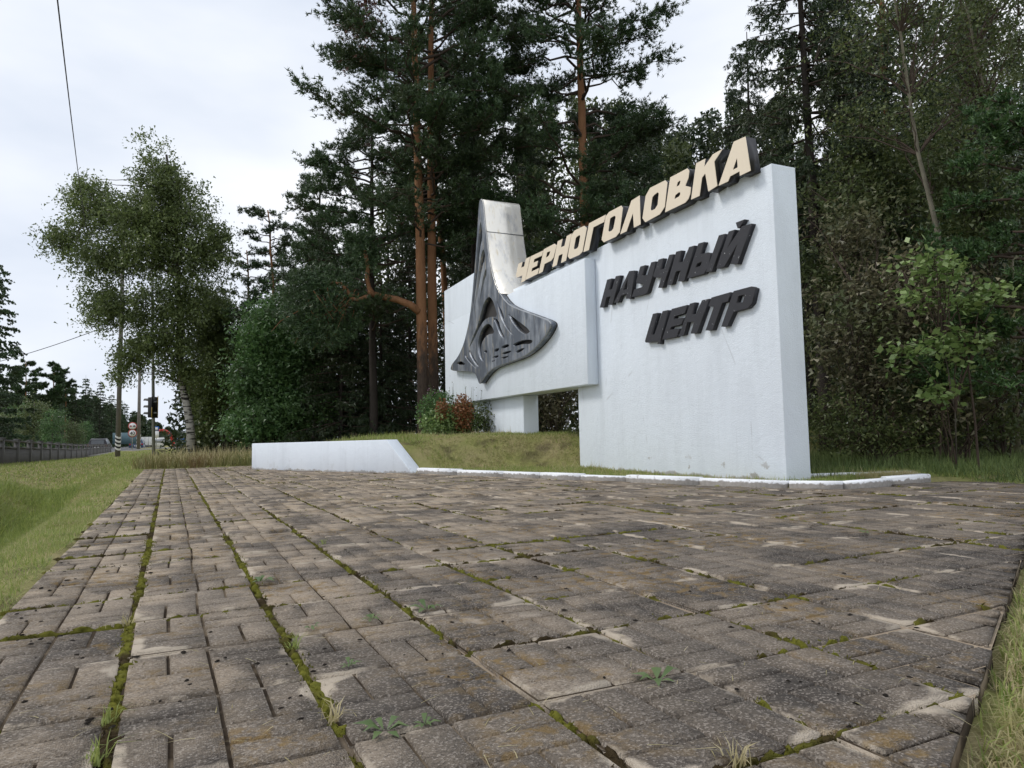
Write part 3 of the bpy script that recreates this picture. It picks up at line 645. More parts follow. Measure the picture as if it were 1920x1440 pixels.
# dark sheet that closes the openings from behind
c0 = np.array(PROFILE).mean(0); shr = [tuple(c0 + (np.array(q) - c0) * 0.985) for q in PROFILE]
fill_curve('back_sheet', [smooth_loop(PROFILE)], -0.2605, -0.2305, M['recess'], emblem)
# the deep upper body: its right flank is the curved band seen from the paving
P_ = np.array(smooth_loop(PROFILE)); right_i = [i for i in range(len(P_)) if P_[i, 1] > 3.88 and P_[i, 0] < 9.08]
rb = sorted([tuple(P_[i]) for i in right_i], key=lambda q: q[1])
left_i = [i for i in range(len(P_)) if P_[i, 1] > 4.95 and P_[i, 0] >= 9.08]
lb = sorted([tuple(P_[i]) for i in left_i], key=lambda q: -q[1])
fill_curve('upper_body', [rb + lb + [(9.62, 4.94), (9.19, 4.94), (9.19, rb[0][1])]], -0.2300, 0.60, M['steel_band'], emblem)
# band: thin sheet wrapping the right flank from front plate to back, proud by a few millimetres
def band(pts, d0, d1, off, name, mat):
    pts = np.array(pts, float); tg = np.gradient(pts, axis=0); tg /= np.linalg.norm(tg, axis=1)[:, None]
    nn = np.stack([tg[:, 1], -tg[:, 0]], 1)
    if nn[:, 0].mean() > 0: nn = -nn
    q = pts + nn * off; n = len(q); mb = MB(); v = []
    for d in (d0, d1):
        for (s, z), w in zip(q, np.linspace(0, 1, n)): v.append(np.array(W(s, d, z)) - MI)
    for d in (d0, d1):
        for s, z in pts: v.append(np.array(W(s, d, z)) - MI)
    f = [(i, i + 1, n + i + 1, n + i) for i in range(n - 1)] + [(i, 2 * n + i, 2 * n + i + 1, i + 1) for i in range(n - 1)]
    f += [(n + i, n + i + 1, 3 * n + i + 1, 3 * n + i) for i in range(n - 1)]
    mb.add(v, f); return mb.build(name, mat, emblem, smooth=True)
band(rb, -0.398, 0.605, 0.006, 'side_band', M['steel_band'])
for zz in (5.72,):
    k = min(range(len(rb) - 1), key=lambda i: abs(rb[i][1] - zz)); seg = [rb[k], ((rb[k][0] * .985 + rb[k + 1][0] * .015), rb[k][1] * .985 + rb[k + 1][1] * .015)]
    seg = [tuple(np.array(rb[k]) + (np.array(rb[k + 1]) - np.array(rb[k])) * t) for t in (0, .04, .08)]
    band(seg, -0.396, 0.600, 0.009, 'seam', M['steel_seam'])
# pale welded rim round the lower edge of the plate
rim = MB(); PP = smooth_loop(PROFILE, 2); lowr = [q for q in PP if q[1] < 3.2]
path = [np.array(W(s, -0.385, z)) - MI for s, z in PP]
rim.tube(path + [path[0]], 0.014, 6); rim.build('rim', M['galv'], emblem, smooth=True)

# ------------------------------------------------------------------ vegetation
UP = np.array([0.0, 0, 1])
def unit(v): return v / (np.linalg.norm(v, axis=-1, keepdims=True) + 1e-9)
def needles(mb, c, ax, k, L, w, spread, r):
    """tufts of k thin needles round each axis"""
    c = np.asarray(c, float); ax = unit(np.asarray(ax, float)); m_ = len(c)
    d = unit(ax[:, None] + r.normal(0, spread, (m_, k, 3))); ll = (L * r.uniform(.65, 1.2, (m_, k)))[..., None]
    sd = unit(np.cross(d, r.normal(0, 1, (m_, k, 3)))) * (w / 2)
    b = c[:, None] + r.normal(0, L * .12, (m_, k, 3))
    v = np.stack([b - sd, b + sd, b + d * ll], 2).reshape(-1, 3)
    mb.add(v, np.arange(len(v)).reshape(-1, 3))
def leaves(mb, c, size, r, up=0.7, hang=0.0, tri=False):
    c = np.asarray(c, float); m_ = len(c)
    nrm = unit(r.normal(0, 1, (m_, 3)) + UP * up)
    t = unit(np.cross(nrm, r.normal(0, 1, (m_, 3)) )); t = unit(t - UP * hang)
    b = unit(np.cross(nrm, t)); s = (size * r.uniform(.6, 1.3, m_))[:, None]
    if tri:
        v = np.stack([c - t * s * .55 + b * s * .36, c - t * s * .55 - b * s * .36, c + t * s * .75], 1).reshape(-1, 3)
        mb.add(v, np.arange(len(v)).reshape(-1, 3)); return
    v = np.stack([c - t * s * .5, c + b * s * .34 - t * s * .05, c + t * s * .5, c - b * s * .34 - t * s * .05], 1).reshape(-1, 3)
    mb.add(v, np.arange(len(v)).reshape(-1, 4))
def bez(p0, p1, p2, n):
    t = np.linspace(0, 1, n)[:, None]; return (1 - t) ** 2 * p0 + 2 * t * (1 - t) * p1 + t * t * p2

def pine(r, H, base, R, nbr, dens=1.0, trunk_r=.2, lean=(0, 0), top_h=None, needle=.135, droop=0.0, shape=None, spread_az=None, tuft_k=7, needle_w=.032):
    """Scots pine: trunk with limbs, crown of needle tufts on shoots; returns two mesh builders"""
    tr, cr_, lb_ = MB(), MB(), MB()
    zz = np.linspace(0, H, 14); wob = np.cumsum(r.normal(0, .05, (14, 2)), 0) * np.linspace(0, 1, 14)[:, None]
    tp = np.c_[lean[0] * (zz / H) + wob[:, 0], lean[1] * (zz / H) + wob[:, 1], zz]
    tr.tube(tp, trunk_r * (1 - .78 * (zz / H) ** 1.1) * np.r_[1.25, np.ones(13)], 9)
    def trunk_at(z): return np.array([np.interp(z, zz, tp[:, 0]), np.interp(z, zz, tp[:, 1]), z])
    C, A = [], []
    for i in range(nbr):
        f = (i + r.uniform(0, 1)) / nbr; z = base + (H - base) * f
        az = r.uniform(0, 2 * math.pi) if spread_az is None else r.normal(*spread_az)
        Rf = shape(f) if shape else (math.sin(math.pi * min(1, .22 + f * .74)) ** .8)
        L = R * Rf * r.uniform(.62, 1.12); 
        if L < .25: L = .25
        p0 = trunk_at(z); dr = np.array([math.cos(az), math.sin(az), 0])
        p1 = p0 + dr * L * .55 + UP * L * r.uniform(-.02, .22); p2 = p0 + dr * L + UP * L * (r.uniform(-.05, .38) - droop)
        pa = bez(p0, p1, p2, 7); pa[1:-1] += r.normal(0, .035 * L, (5, 3))
        lb_.tube(pa, np.linspace(min(.055, .018 + L * .011), .008, 7), 5, False)
        ns = max(5, int(L * 8.0 * dens))
        for _ in range(ns):
            t = r.uniform(.28, 1.0) ** .8; b = pa[min(5, int(t * 6))] + (pa[min(6, int(t * 6) + 1)] - pa[min(5, int(t * 6))]) * (t * 6 % 1)
            sd = unit(dr * r.uniform(.1, .9) + np.cross(dr, UP) * r.normal(0, .9) + UP * r.uniform(-.15, .75))
            sl = r.uniform(.25, .8) * min(1.0, L * .45)
            e = b + sd * sl
            if _ % 2: lb_.tube(np.array([b, (b + e) / 2 + r.normal(0, .03, 3), e]), np.array([.011, .008, .004]), 3, False)
            for q in np.linspace(.25, 1.0, 5):
                for _2 in range(2):
                    C.append(b + sd * sl * q + r.normal(0, .055, 3)); A.append(sd + UP * .35 + r.normal(0, .35, 3))
    needles(cr_, C, A, tuft_k, needle, needle_w, .66, r)
    return tr, cr_, lb_
def spruce(r, H, base, R, nwh, dens=1.0, trunk_r=.17, lean=(0, 0), wide=.032):
    tr, cr_, lb_ = MB(), MB(), MB()
    zz = np.linspace(0, H, 12); tp = np.c_[lean[0] * zz / H, lean[1] * zz / H, zz]
    tr.tube(tp, trunk_r * (1 - .92 * zz / H) * np.r_[1.2, np.ones(11)], 8)
    C, A, C2, A2 = [], [], [], []
    for i in range(nwh):
        f = (i + r.uniform(-.3, .3)) / nwh; z = base + (H - base) * max(0, f)
        for k in range(r.integers(4, 7)):
            az = r.uniform(0, 2 * math.pi); L = R * (1 - max(0, f)) ** .75 * r.uniform(.65, 1.15) + .15
            dr = np.array([math.cos(az), math.sin(az), 0]); p0 = np.array([lean[0] * z / H, lean[1] * z / H, z])
            p1 = p0 + dr * L * .6 - UP * L * .10; p2 = p0 + dr * L - UP * L * r.uniform(.12, .34) + UP * .12 * L
            pa = bez(p0, p1, p2, 6); lb_.tube(pa, np.linspace(min(.035, .012 + .008 * L), .006, 6), 4, False)
            for _ in range(max(4, int(L * 11 * dens))):
                t = r.uniform(.12, 1.0); b = p0 * (1 - t) ** 2 + 2 * t * (1 - t) * p1 + t * t * p2
                sd = unit(dr * r.uniform(.2, .9) + np.cross(dr, UP) * r.normal(0, .8) - UP * r.uniform(.2, 1.3))
                sl = r.uniform(.15, .5)
                for q in (.2, .5, .8, 1.0):
                    C.append(b + sd * sl * q + r.normal(0, .02, 3)); A.append(sd * .8 + r.normal(0, .25, 3) - UP * .25)
    needles(cr_, C, A, 6, .12, wide, .5, r)
    return tr, cr_, lb_
def broadleaf(r, trunk, blobs, n_anchor, per, leaf, trunk_r=.14, spread=.28, hang=0.0, up=.7, strands=0, limbs=40, tri=False, drop=0.0, lump=.3):
    """trunk: path points; blobs: (centre, radii) ellipsoids of the crown; foliage hangs on twigs inside them"""
    tr, cr_, lb_ = MB(), MB(), MB(); trunk = np.array(trunk, float); nT = len(trunk)
    tr.tube(trunk, trunk_r * np.linspace(1, .25, nT) * np.r_[1.2, np.ones(nT - 1)], 8)
    vol = np.array([b[1][0] * b[1][1] * b[1][2] for b in blobs]) ** .75; vol /= vol.sum()
    pick = r.choice(len(blobs), n_anchor, p=vol)
    u = unit(r.normal(0, 1, (n_anchor, 3))) * (r.uniform(0, 1, n_anchor) ** .45)[:, None]
    cen = np.array([blobs[k][0] for k in pick], float); rad = np.array([blobs[k][1] for k in pick], float)
    dn_ = vnoise(unit(u)[:, 0] * 2.1 + pick * 7.3, unit(u)[:, 1] * 2.1 + unit(u)[:, 2] * 1.7, 5)
    anc = cen + u * rad * (1 + lump * dn_)[:, None]
    order = r.permutation(n_anchor); main = order[:limbs]
    for k in main:
        a = anc[k]; low = trunk[trunk[:, 2] < max(a[2] - .3, trunk[1, 2])]; 
        j = np.argmin(np.linalg.norm(low[:, :2] - a[:2], axis=1) + .8 * np.abs(low[:, 2] - (a[2] - 1.2))) if len(low) else 0
        p0 = low[j] if len(low) else trunk[0]; L = np.linalg.norm(a - p0)
        pa = bez(p0, p0 * .45 + a * .55 + UP * L * .12, a, 6) ; pa[1:-1] += r.normal(0, .02 * L, (4, 3))
        lb_.tube(pa, np.linspace(min(.035, .008 + .006 * L), .004, 6), 4, False)
    if limbs:
        ma = anc[main]
        for k in order[limbs:limbs + min(260, n_anchor - limbs)]:
            a = anc[k]; q = ma[np.argmin(np.linalg.norm(ma - a, axis=1))]
            lb_.tube(np.array([q, (q + a) / 2 + r.normal(0, .05, 3), a]), np.array([.008, .006, .003]), 3, False)
    sp_ = spread * r.uniform(.35, 1.25, (n_anchor, 1, 1))
    pts = anc[:, None] + r.normal(0, 1, (n_anchor, per, 3)) * sp_ * np.array([1, 1, .75])
    if drop:                                                            # twigs hang: leaves strung below the anchor
        q = r.uniform(0, 1, (n_anchor, per)) * drop * r.uniform(.4, 1.5, (n_anchor, 1)); pts[:, :, 2] -= q
        dr_ = r.normal(0, .28, (n_anchor, 1, 2)); pts[:, :, :2] += dr_ * q[..., None]
    pts = pts.reshape(-1, 3)
    if strands:
        sa = anc[r.integers(0, n_anchor, strands)]; ln = r.uniform(.4, 1.5, strands)
        q = r.uniform(0, 1, (strands, 14)); st = sa[:, None] + np.stack([r.normal(0, .05, (strands, 14)), r.normal(0, .05, (strands, 14)), -q * ln[:, None]], -1)
        pts = np.concatenate([pts, st.reshape(-1, 3)])
    leaves(cr_, pts, leaf, r, up, hang, tri)
    return tr, cr_, lb_
def place(name, builders, loc, bark, leafm, label, cat='tree', group=None, crown='crown', extra=None):
    e = empty(name, loc); tag(e, label, cat, group)
    builders[0].build('trunk', M[bark], e, smooth=True)
    builders[1].build(crown, M[leafm], e)
    if builders[2].n: tag(builders[2].build('limbs', M['bark_limb'], e), kind='stuff')
    return e
def foot(px, depth):
    """point of the ground seen along a picture column at a given depth"""
    p = at(px, 825, depth); z = float(ground_z(np.array([p[0]]), np.array([p[1]]))[0]); return np.array([p[0], p[1], z - .05])
def rel(f, px, py, depth): return at(px, py, depth) - f
def height(f, px, py, depth): return float(at(px, py, depth)[2] - f[2])

# --- twin Scots pines at the end of the sign
f = foot(795, 22.7); tp_ = rel(f, 772, -260, 22.7)
leftaz = math.atan2(-AX_R[1], -AX_R[0])
def pine_shape(q): return 0.45 + .75 * math.sin(math.pi * min(1, .12 + q * .86))
place('pine_tree', pine(np.random.default_rng(1), tp_[2], 7.0, 3.0, 78, 1.3, .205, (tp_[0], tp_[1]), shape=pine_shape), f, 'bark_pine', 'needle_pine',
      'tall orange-barked pine left of the twin trunks with a bent limb reaching sideways')
t1 = bpy.data.objects['pine_tree']
# the bent bare limb and its drooping foliage
lim = MB(); pts = [(786, 585), (770, 572), (745, 562), (715, 556), (700, 552), (690, 545)]
lp = np.array([rel(f, x, y, 22.6 - .05 * k) for k, (x, y) in enumerate(pts)]); lim.tube(lp, np.linspace(.13, .085, 6), 7)
pts = [(702, 555), (692, 540), (688, 520), (690, 500), (684, 470)]
lim.tube(np.array([rel(f, x, y, 22.35) for x, y in pts]), np.linspace(.085, .06, 5), 7)
pts = [(690, 556), (672, 562), (660, 560), (652, 545), (640, 532), (625, 530), (610, 538), (598, 545)]
lim.tube(np.array([rel(f, x, y, 22.3 + .06 * k) for k, (x, y) in enumerate(pts)]), np.linspace(.075, .035, 8), 6)
rr = np.random.default_rng(5)
for k in range(26):
    x0, y0 = (rr.uniform(560, 690), rr.uniform(535, 585)); d0 = rr.uniform(21.9, 23)
    x1, y1 = x0 + rr.normal(-18, 30), y0 + rr.uniform(20, 75)
    lim.tube(np.array([rel(f, x0, y0, d0), rel(f, (x0 + x1) / 2 + rr.normal(0, 8), (y0 + y1) / 2, d0), rel(f, x1, y1, d0)]), np.array([.016, .012, .006]), 4, False)
lim.build('limb', M['bark_pine'], t1, smooth=True)
dn = MB(); C = []; A = []
for k in range(760):
    x, y = rr.uniform(525, 700), rr.uniform(430, 650)
    if (x - 605) ** 2 / 85 ** 2 + (y - 575) ** 2 / 75 ** 2 > 1 and (x - 682) ** 2 / 34 ** 2 + (y - 465) ** 2 / 42 ** 2 > 1: continue
    if 535 < y < 585 and x > 640 and rr.uniform() < .8: continue
    p = rel(f, x, y, rr.uniform(21.8, 23.2)); 
    for q in range(7): C.append(p + rr.normal(0, .16, 3)); A.append(rr.normal(0, .6, 3) + UP * .1)
needles(dn, C, A, 8, .13, .028, .6, rr); dn.build('hanging_foliage', M['needle_pine'], t1)
br = MB(); C = []; A = []
for k in range(90):
    p = rel(f, rr.normal(680, 22), rr.normal(20, 34), rr.uniform(21.5, 23.5))
    for q in range(6): C.append(p + rr.normal(0, .14, 3)); A.append(rr.normal(0, .6, 3))
needles(br, C, A, 8, .12, .028, .6, rr); br.build('dead_foliage', M['needle_brown'], t1)

f = foot(815, 23.4); tp_ = rel(f, 792, -240, 23.4)
place('pine_tree', pine(np.random.default_rng(2), tp_[2], 7.6, 2.8, 58, 1.25, .19, (tp_[0], tp_[1]), shape=pine_shape), f, 'bark_pine', 'needle_pine',
      'orange-barked pine right of the twin trunks, dark lower bark')
# long boughs reaching left over the shrubs
f = foot(700, 24.6)
hh = height(f, 690, 190, 24.6)
place('pine_tree', pine(np.random.default_rng(3), hh, 4.6, 3.3, 60, 1.05, .16, (0, 0), droop=.12, shape=lambda q: 1.15 - .75 * q), f, 'bark_dark', 'needle_pine',
      'broad dark pine with low sweeping boughs left of the twin trunks')
f = foot(893, 26.5); tp_ = rel(f, 880, -60, 26.5)
place('pine_tree', pine(np.random.default_rng(18), tp_[2], 7.0, 2.6, 50, 1.1, .17, (tp_[0], tp_[1]), shape=pine_shape), f, 'bark_dark', 'needle_pine',
      'dense dark pine rising directly behind the steel emblem')
f = foot(850, 28); tp_ = rel(f, 815, 60, 28)
place('pine_tree', pine(np.random.default_rng(4), tp_[2], 8.5, 2.2, 34, .9, .17, (tp_[0], tp_[1])), f, 'bark_pine', 'needle_pine',
      'slim reddish pine leaning behind the twin trunks')
# --- pine behind the lettering
f = foot(1102, 22.5); tp_ = rel(f, 1094, -190, 22.5)
place('pine_tree', pine(np.random.default_rng(6), tp_[2], 5.6, 3.3, 92, 1.2, .23, (tp_[0], tp_[1]), shape=lambda q: 1.05 - .35 * q), f, 'bark_pine', 'needle_pine',
      'big pine with reddish trunk rising behind the cream letters')
# --- spruce beyond the near end of the wall
f = foot(1552, 16.5); tp_ = rel(f, 1480, -330, 16.5)
place('spruce_tree', spruce(np.random.default_rng(8), tp_[2], 4.4, 2.5, 36, 1.0, .17, (tp_[0], tp_[1])), f, 'bark_dark', 'needle_spruce',
      'tall dark spruce with hanging twigs just beyond the near end of the wall')
f = foot(1420, 24); tp_ = rel(f, 1400, 60, 24)
place('spruce_tree', spruce(np.random.default_rng(9), tp_[2], 2.0, 2.6, 34, .85, .17, (tp_[0], tp_[1])), f, 'bark_dark', 'needle_spruce',
      'dense spruce behind the last cream letter')
f = foot(1680, 19); tp_ = rel(f, 1640, -220, 19)
place('pine_tree', pine(np.random.default_rng(10), tp_[2], 6.4, 2.4, 46, .9, .17, (tp_[0], tp_[1])), f, 'bark_pine', 'needle_pine',
      'reddish pine trunk standing among browning leaves right of the spruce')
for px, dp, top, seed, lab in ((1735, 17.5, -60, 16, 'dark drooping spruce behind the leaning aspen'), (1870, 17, -120, 17, 'dark drooping spruce near the picture edge behind the young pine')):
    f = foot(px, dp)
    place('spruce_tree', spruce(np.random.default_rng(seed), height(f, px, top, dp), 1.6, 2.2, 30, .85, .14), f, 'bark_dark', 'needle_spruce', lab)
# --- thin pale stems on the right
f = foot(1800, 13)
tr_path = [np.zeros(3)] + [rel(f, x, y, 13) for x, y in ((1790, 640), (1768, 480), (1745, 380), (1722, 290), (1705, 180), (1688, 60), (1668, -60))]
blobs = [(rel(f, 1660, 40, 13.4), (1.3, 1.3, 1.3)), (rel(f, 1720, -60, 13), (1.5, 1.4, 1.2)), (rel(f, 1790, 60, 13.4), (1.3, 1.3, 1.1)), (rel(f, 1640, 220, 13.6), (1.1, 1.1, .8)), (rel(f, 1760, 230, 13.8), (1.1, 1, 1))]
place('aspen_tree', broadleaf(np.random.default_rng(12), tr_path, blobs, 420, 22, .066, .062, .24), f, 'bark_aspen', 'leaf_olive',
      'slender pale-barked aspen leaning left over the browning shrubs')
f = foot(1905, 14)
tr_path = [np.zeros(3)] + [rel(f, x, y, 14) for x, y in ((1895, 480), (1870, 320), (1850, 200), (1828, 90), (1812, 10), (1800, -60))]
blobs = [(rel(f, 1860, 60, 14.2), (1.5, 1.4, 1.5)), (rel(f, 1900, -40, 14.2), (1.5, 1.4, 1.5)), (rel(f, 1800, 180, 14.4), (1.2, 1.2, 1.0))]
place('aspen_tree', broadleaf(np.random.default_rng(13), tr_path, blobs, 400, 22, .066, .055, .24), f, 'bark_aspen', 'leaf_olive',
      'thin pale stem with olive leaves near the picture edge')
# --- young pines at the edge
f = foot(1968, 11.4); 
place('pine_tree', pine(np.random.default_rng(14), height(f, 1900, 130, 11.4), .9, 2.1, 52, 1.2, .09, shape=lambda q: 1.15 - .8 * q, needle=.10), f, 'bark_grey', 'needle_soft',
      'young bushy pine with soft bluish green needles at the forest edge')
f = foot(1760, 15.5)
place('pine_tree', pine(np.random.default_rng(15), height(f, 1770, 240, 15.5), 2.2, 1.7, 36, 1.1, .09, shape=lambda q: 1.1 - .75 * q, needle=.10), f, 'bark_grey', 'needle_soft',
      'young pine half hidden behind the leaning aspen')
# --- browning and green understorey shrubs on the right
def shrub(name, seed, px, depth, blobs_px, nA, per, leaf, lm, label, cat='shrub', stems=5, trunk_r=.035, bark='bark_grey', spread=.22, group=None, **kw):
    r = np.random.default_rng(seed); f = foot(px, depth)
    blobs = [(rel(f, x, y, dd), rad) for x, y, dd, rad in blobs_px]
    top = max(b[0][2] for b in blobs); tr, cr_, lb_ = broadleaf(r, [np.zeros(3), np.array([r.normal(0, .1), r.normal(0, .1), top * .3]), np.array([blobs[0][0][0] * .7, blobs[0][0][1] * .7, top * .65]), blobs[0][0]], blobs, nA, per, leaf, trunk_r, spread, limbs=min(22, nA // 3), **({'tri': True} | kw))
    for k in range(stems):
        b = blobs[k % len(blobs)][0] + r.normal(0, .3, 3); a0 = np.array([r.normal(0, .18), r.normal(0, .18), 0])
        lb_.tube(bez(a0, np.array([a0[0] + b[0] * .2, a0[1] + b[1] * .2, b[2] * .6]), b, 6), np.linspace(.020, .006, 6), 5, False)
    return place(name, (tr, cr_, lb_), f, bark, lm, label, cat, group, 'foliage')
shrub('hazel_shrub', 20, 1640, 12.8, [(1610, 560, 12.8, (.8, .8, .6)), (1570, 640, 12.6, (.6, .7, .6)), (1690, 620, 12.9, (.9, .8, .6)), (1640, 720, 12.6, (.9, .8, .4)), (1600, 430, 13.4, (.8, .8, .7))], 360, 20, 0.076, 'leaf_brown',
      'browning hazel shrub right beside the near wall end')
shrub('hazel_shrub', 21, 1780, 12.0, [(1750, 600, 12, (.8, .8, .6)), (1820, 680, 12, (.8, .8, .5)), (1700, 520, 12.4, (.6, .6, .5)), (1850, 560, 12.4, (.7, .7, .6)), (1780, 760, 12, (.9, .8, .35))], 360, 20, 0.076, 'leaf_brown',
      'browning hazel shrub under the leaning aspen')
shrub('maple_sapling', 22, 1790, 10.6, [(1755, 500, 10.4, (.62, .5, .24)), (1715, 565, 10.3, (.42, .4, .22)), (1815, 560, 10.5, (.5, .4, .24)), (1695, 665, 10.3, (.32, .3, .24)), (1790, 645, 10.4, (.6, .4, .3)), (1855, 545, 10.6, (.3, .25, .14)), (1760, 735, 10.4, (.4, .3, .2))], 150, 10, .115, 'leaf_lime',
      'bright lime-green maple sapling in front of the brown shrubs', 'sapling', 1, .012, tri=False, up=1.8, spread=.14)
shrub('rowan_shrub', 23, 1600, 15, [(1590, 380, 15, (.9, .9, .9)), (1640, 300, 15.3, (1, 1, .9)), (1550, 500, 15, (.7, .7, .8)), (1680, 420, 15.4, (1, 1, .9)), (1720, 330, 15.5, (.8, .8, .8))], 480, 20, 0.081, 'leaf_olive',
      'tall olive-leaved rowan in front of the spruce trunk', 'tree')
shrub('bird_cherry', 24, 1880, 13, [(1850, 420, 13.2, (.9, .9, .9)), (1800, 340, 13.4, (.9, .9, .8)), (1900, 700, 13, (1, .9, .6)), (1840, 800, 12.6, (1, .8, .3))], 520, 20, 0.074, 'leaf_olive',
      'olive-leaved bird cherry behind the lime-green sapling', 'tree')
shrub('low_bush', 25, 1640, 12.2, [(1600, 820, 12.2, (.7, .6, .25)), (1700, 815, 12.2, (.7, .6, .3)), (1560, 780, 12.4, (.4, .5, .4))], 260, 18, .055, 'leaf_olive',
      'low straggly bush on the forest floor beside the wall')
shrub('hazel_shrub', 26, 1045, 22, [(1045, 770, 22, (.8, .8, .7)), (1010, 740, 22.4, (.8, .8, .8)), (1080, 720, 22.4, (.9, .9, .8))], 200, 16, .08, 'leaf_brown',
      'dim shrub seen through the opening under the panel')

# --- left of the sign
f = foot(360, 33)
tr_path = [np.zeros(3)] + [rel(f, x, y, 33) for x, y in ((357, 800), (350, 760), (341, 720), (338, 660), (336, 600), (334, 520), (330, 440), (322, 360), (312, 290))]
bb = [(305, 330, 33, 1.3, 1.7), (330, 390, 33, 1.8, 1.5), (300, 460, 33, 2.0, 1.5), (385, 470, 33, 1.3, 1.2), (340, 560, 33, 1.9, 1.5), (300, 630, 32.5, 1.5, 1.1), (350, 680, 33, 1.2, 1.0), (190, 390, 33.5, 1.5, 1.3), (160, 350, 33.5, 1.0, .9), (120, 440, 33.8, 1.2, 1.0), (210, 480, 33.5, 1.7, 1.3), (235, 570, 33, 1.4, 1.2), (190, 560, 33.4, 1.0, 1.2), (245, 660, 33, 1.0, .8), (222, 690, 33, .5, .5), (410, 430, 33, .8, .7), (260, 400, 33, 1.3, 1.3)]
place('birch_tree', broadleaf(np.random.default_rng(30), tr_path, [(rel(f, x, y, d), (a, a, c)) for x, y, d, a, c in bb], 3300, 24, .110, .20, .20, .6, .5, 0, 90, True, .6, .6), f, 'bark_birch', 'leaf_birch',
      'large drooping birch with black and white trunk beside the traffic light')
r0 = np.random.default_rng(31)
def rounded(seed, px, depth, blobs_px, nA, per, leaf, lm, label, bark='bark_grey', tr_=.12, name='deciduous_tree', **kw):
    f = foot(px, depth); top = rel(f, blobs_px[0][0], blobs_px[0][1], depth); bl = [(rel(f, x, y, d), (a, a, c)) for x, y, d, a, c in blobs_px]
    return place(name, broadleaf(np.random.default_rng(seed), [np.zeros(3), top * .35, top * .7, top], bl, nA, per, leaf, tr_, .30, limbs=34, tri=True, lump=.5, **kw), f, bark, lm, label)
rounded(31, 425, 36, [(405, 590, 36, 1.4, 1.3), (395, 640, 36, 1.4, 1.3), (440, 660, 36, 1.4, 1.2), (420, 740, 36, 1.5, 1.1), (385, 730, 36, 1.0, .9), (470, 780, 36, 1.2, .9), (400, 800, 36, 1.2, .6)], 2200, 24, .105, 'leaf_birch',
        'rounded olive-green willow right of the birch trunk', name='willow_tree')
rounded(32, 500, 25.5, [(505, 640, 25.5, 1.0, 1.0), (480, 720, 25.3, .9, .9), (540, 690, 25.8, 1.1, 1.0), (500, 790, 25, 1.1, .7), (455, 800, 25.2, .6, .5), (560, 760, 25.6, 1.1, .9), (520, 590, 26, .6, .7), (590, 640, 26, .8, .9)], 1900, 24, .105, 'leaf_shrub',
        'bushy bright green hazel behind the low white wall', name='hazel_tree')
f = foot(525, 33); tp_ = rel(f, 505, 395, 33)
place('pine_tree', pine(np.random.default_rng(33), tp_[2], 3.6, 2.0, 52, 1.0, .13, (tp_[0], tp_[1]), shape=lambda q: 1.1 - .55 * q), f, 'bark_pine', 'needle_pine', 'airy slender pine between the birch and the broad dark pine')
f = foot(465, 37); tp_ = rel(f, 462, 470, 37)
place('pine_tree', pine(np.random.default_rng(19), tp_[2], 3.0, 2.2, 44, .9, .13, (tp_[0], tp_[1]), shape=lambda q: 1.1 - .6 * q), f, 'bark_pine', 'needle_pine', 'dark pine partly hidden by the birch, left of the slender pine')
f = foot(590, 31); tp_ = rel(f, 590, 330, 31)
place('pine_tree', pine(np.random.default_rng(34), tp_[2], 3.5, 2.4, 54, .95, .15, (tp_[0], tp_[1]), shape=lambda q: 1.1 - .6 * q), f, 'bark_dark', 'needle_pine', 'dark pine close behind the bright green hazel')
for k, (px, dp, top, seed, lab) in enumerate([(640, 25.5, 560, 35, 'dark young spruce right of the bright green hazel'), (715, 26.5, 520, 36, 'dark young spruce just left of the twin pine trunks'), (770, 29, 420, 37, 'dark spruce behind the twin pine trunks'), (900, 27, 330, 38, 'dark spruce behind the steel emblem'), (980, 29, 250, 39, 'dark spruce between the emblem and the big pine')]):
    f = foot(px, dp)
    place('spruce_tree', spruce(np.random.default_rng(seed), height(f, px, top, dp), .3, 2.1 + .1 * k, 30, .85, .12), f, 'bark_dark', 'needle_spruce', lab)
# --- mixed flowering bush before the panel
f = foot(858, 17.6)
r = np.random.default_rng(41); bush = empty('flower_bush', f); tag(bush, 'wild bush of green and rust-brown weeds with pink flowers before the panel', 'bush')
def blobleaf(cx, cy, dd, rad, n, size, mat, name, **kw):
    mb = MB(); u = unit(r.normal(0, 1, (n, 3))) * (r.uniform(0, 1, n) ** .5)[:, None]; pts = rel(f, cx, cy, dd) + u * np.array(rad)
    pts = pts[pts[:, 2] > .0]; leaves(mb, pts, size, r, **kw); mb.build(name, M[mat], bush)
blobleaf(822, 775, 17.6, (.60, .55, .62), 2600, .070, 'leaf_shrub', 'foliage')
blobleaf(845, 795, 17.2, (.85, .5, .50), 2800, .072, 'leaf_lime', 'foliage')
blobleaf(905, 790, 17.7, (.62, .5, .50), 1700, .062, 'leaf_olive', 'foliage')
blobleaf(868, 775, 17.0, (.30, .22, .50), 1500, .058, 'leaf_rust', 'rust_foliage', up=.2)
blobleaf(830, 770, 16.95, (.20, .18, .32), 520, .055, 'leaf_rust', 'rust_foliage', up=.2)
blobleaf(815, 735, 17.5, (.34, .25, .16), 22, .045, 'flower_pink', 'flowers')
tag([c for c in bush.children if c.name.startswith('flowers')][0], kind='stuff')
st = MB()
for k in range(60):
    x, y = r.uniform(790, 940), r.uniform(715, 790); p = rel(f, x, y, r.uniform(17.2, 17.9)); b = np.array([p[0] * .8, p[1] * .8, 0])
    st.tube(np.array([b, (b + p) / 2 + r.normal(0, .03, 3), p]), np.array([.008, .006, .003]), 3, False)
    leaves(st, b + (p - b) * r.uniform(.4, 1.0, (9, 1)) + r.normal(0, .03, (9, 3)), .05, r)
st.build('stems', M['leaf_olive'], bush)

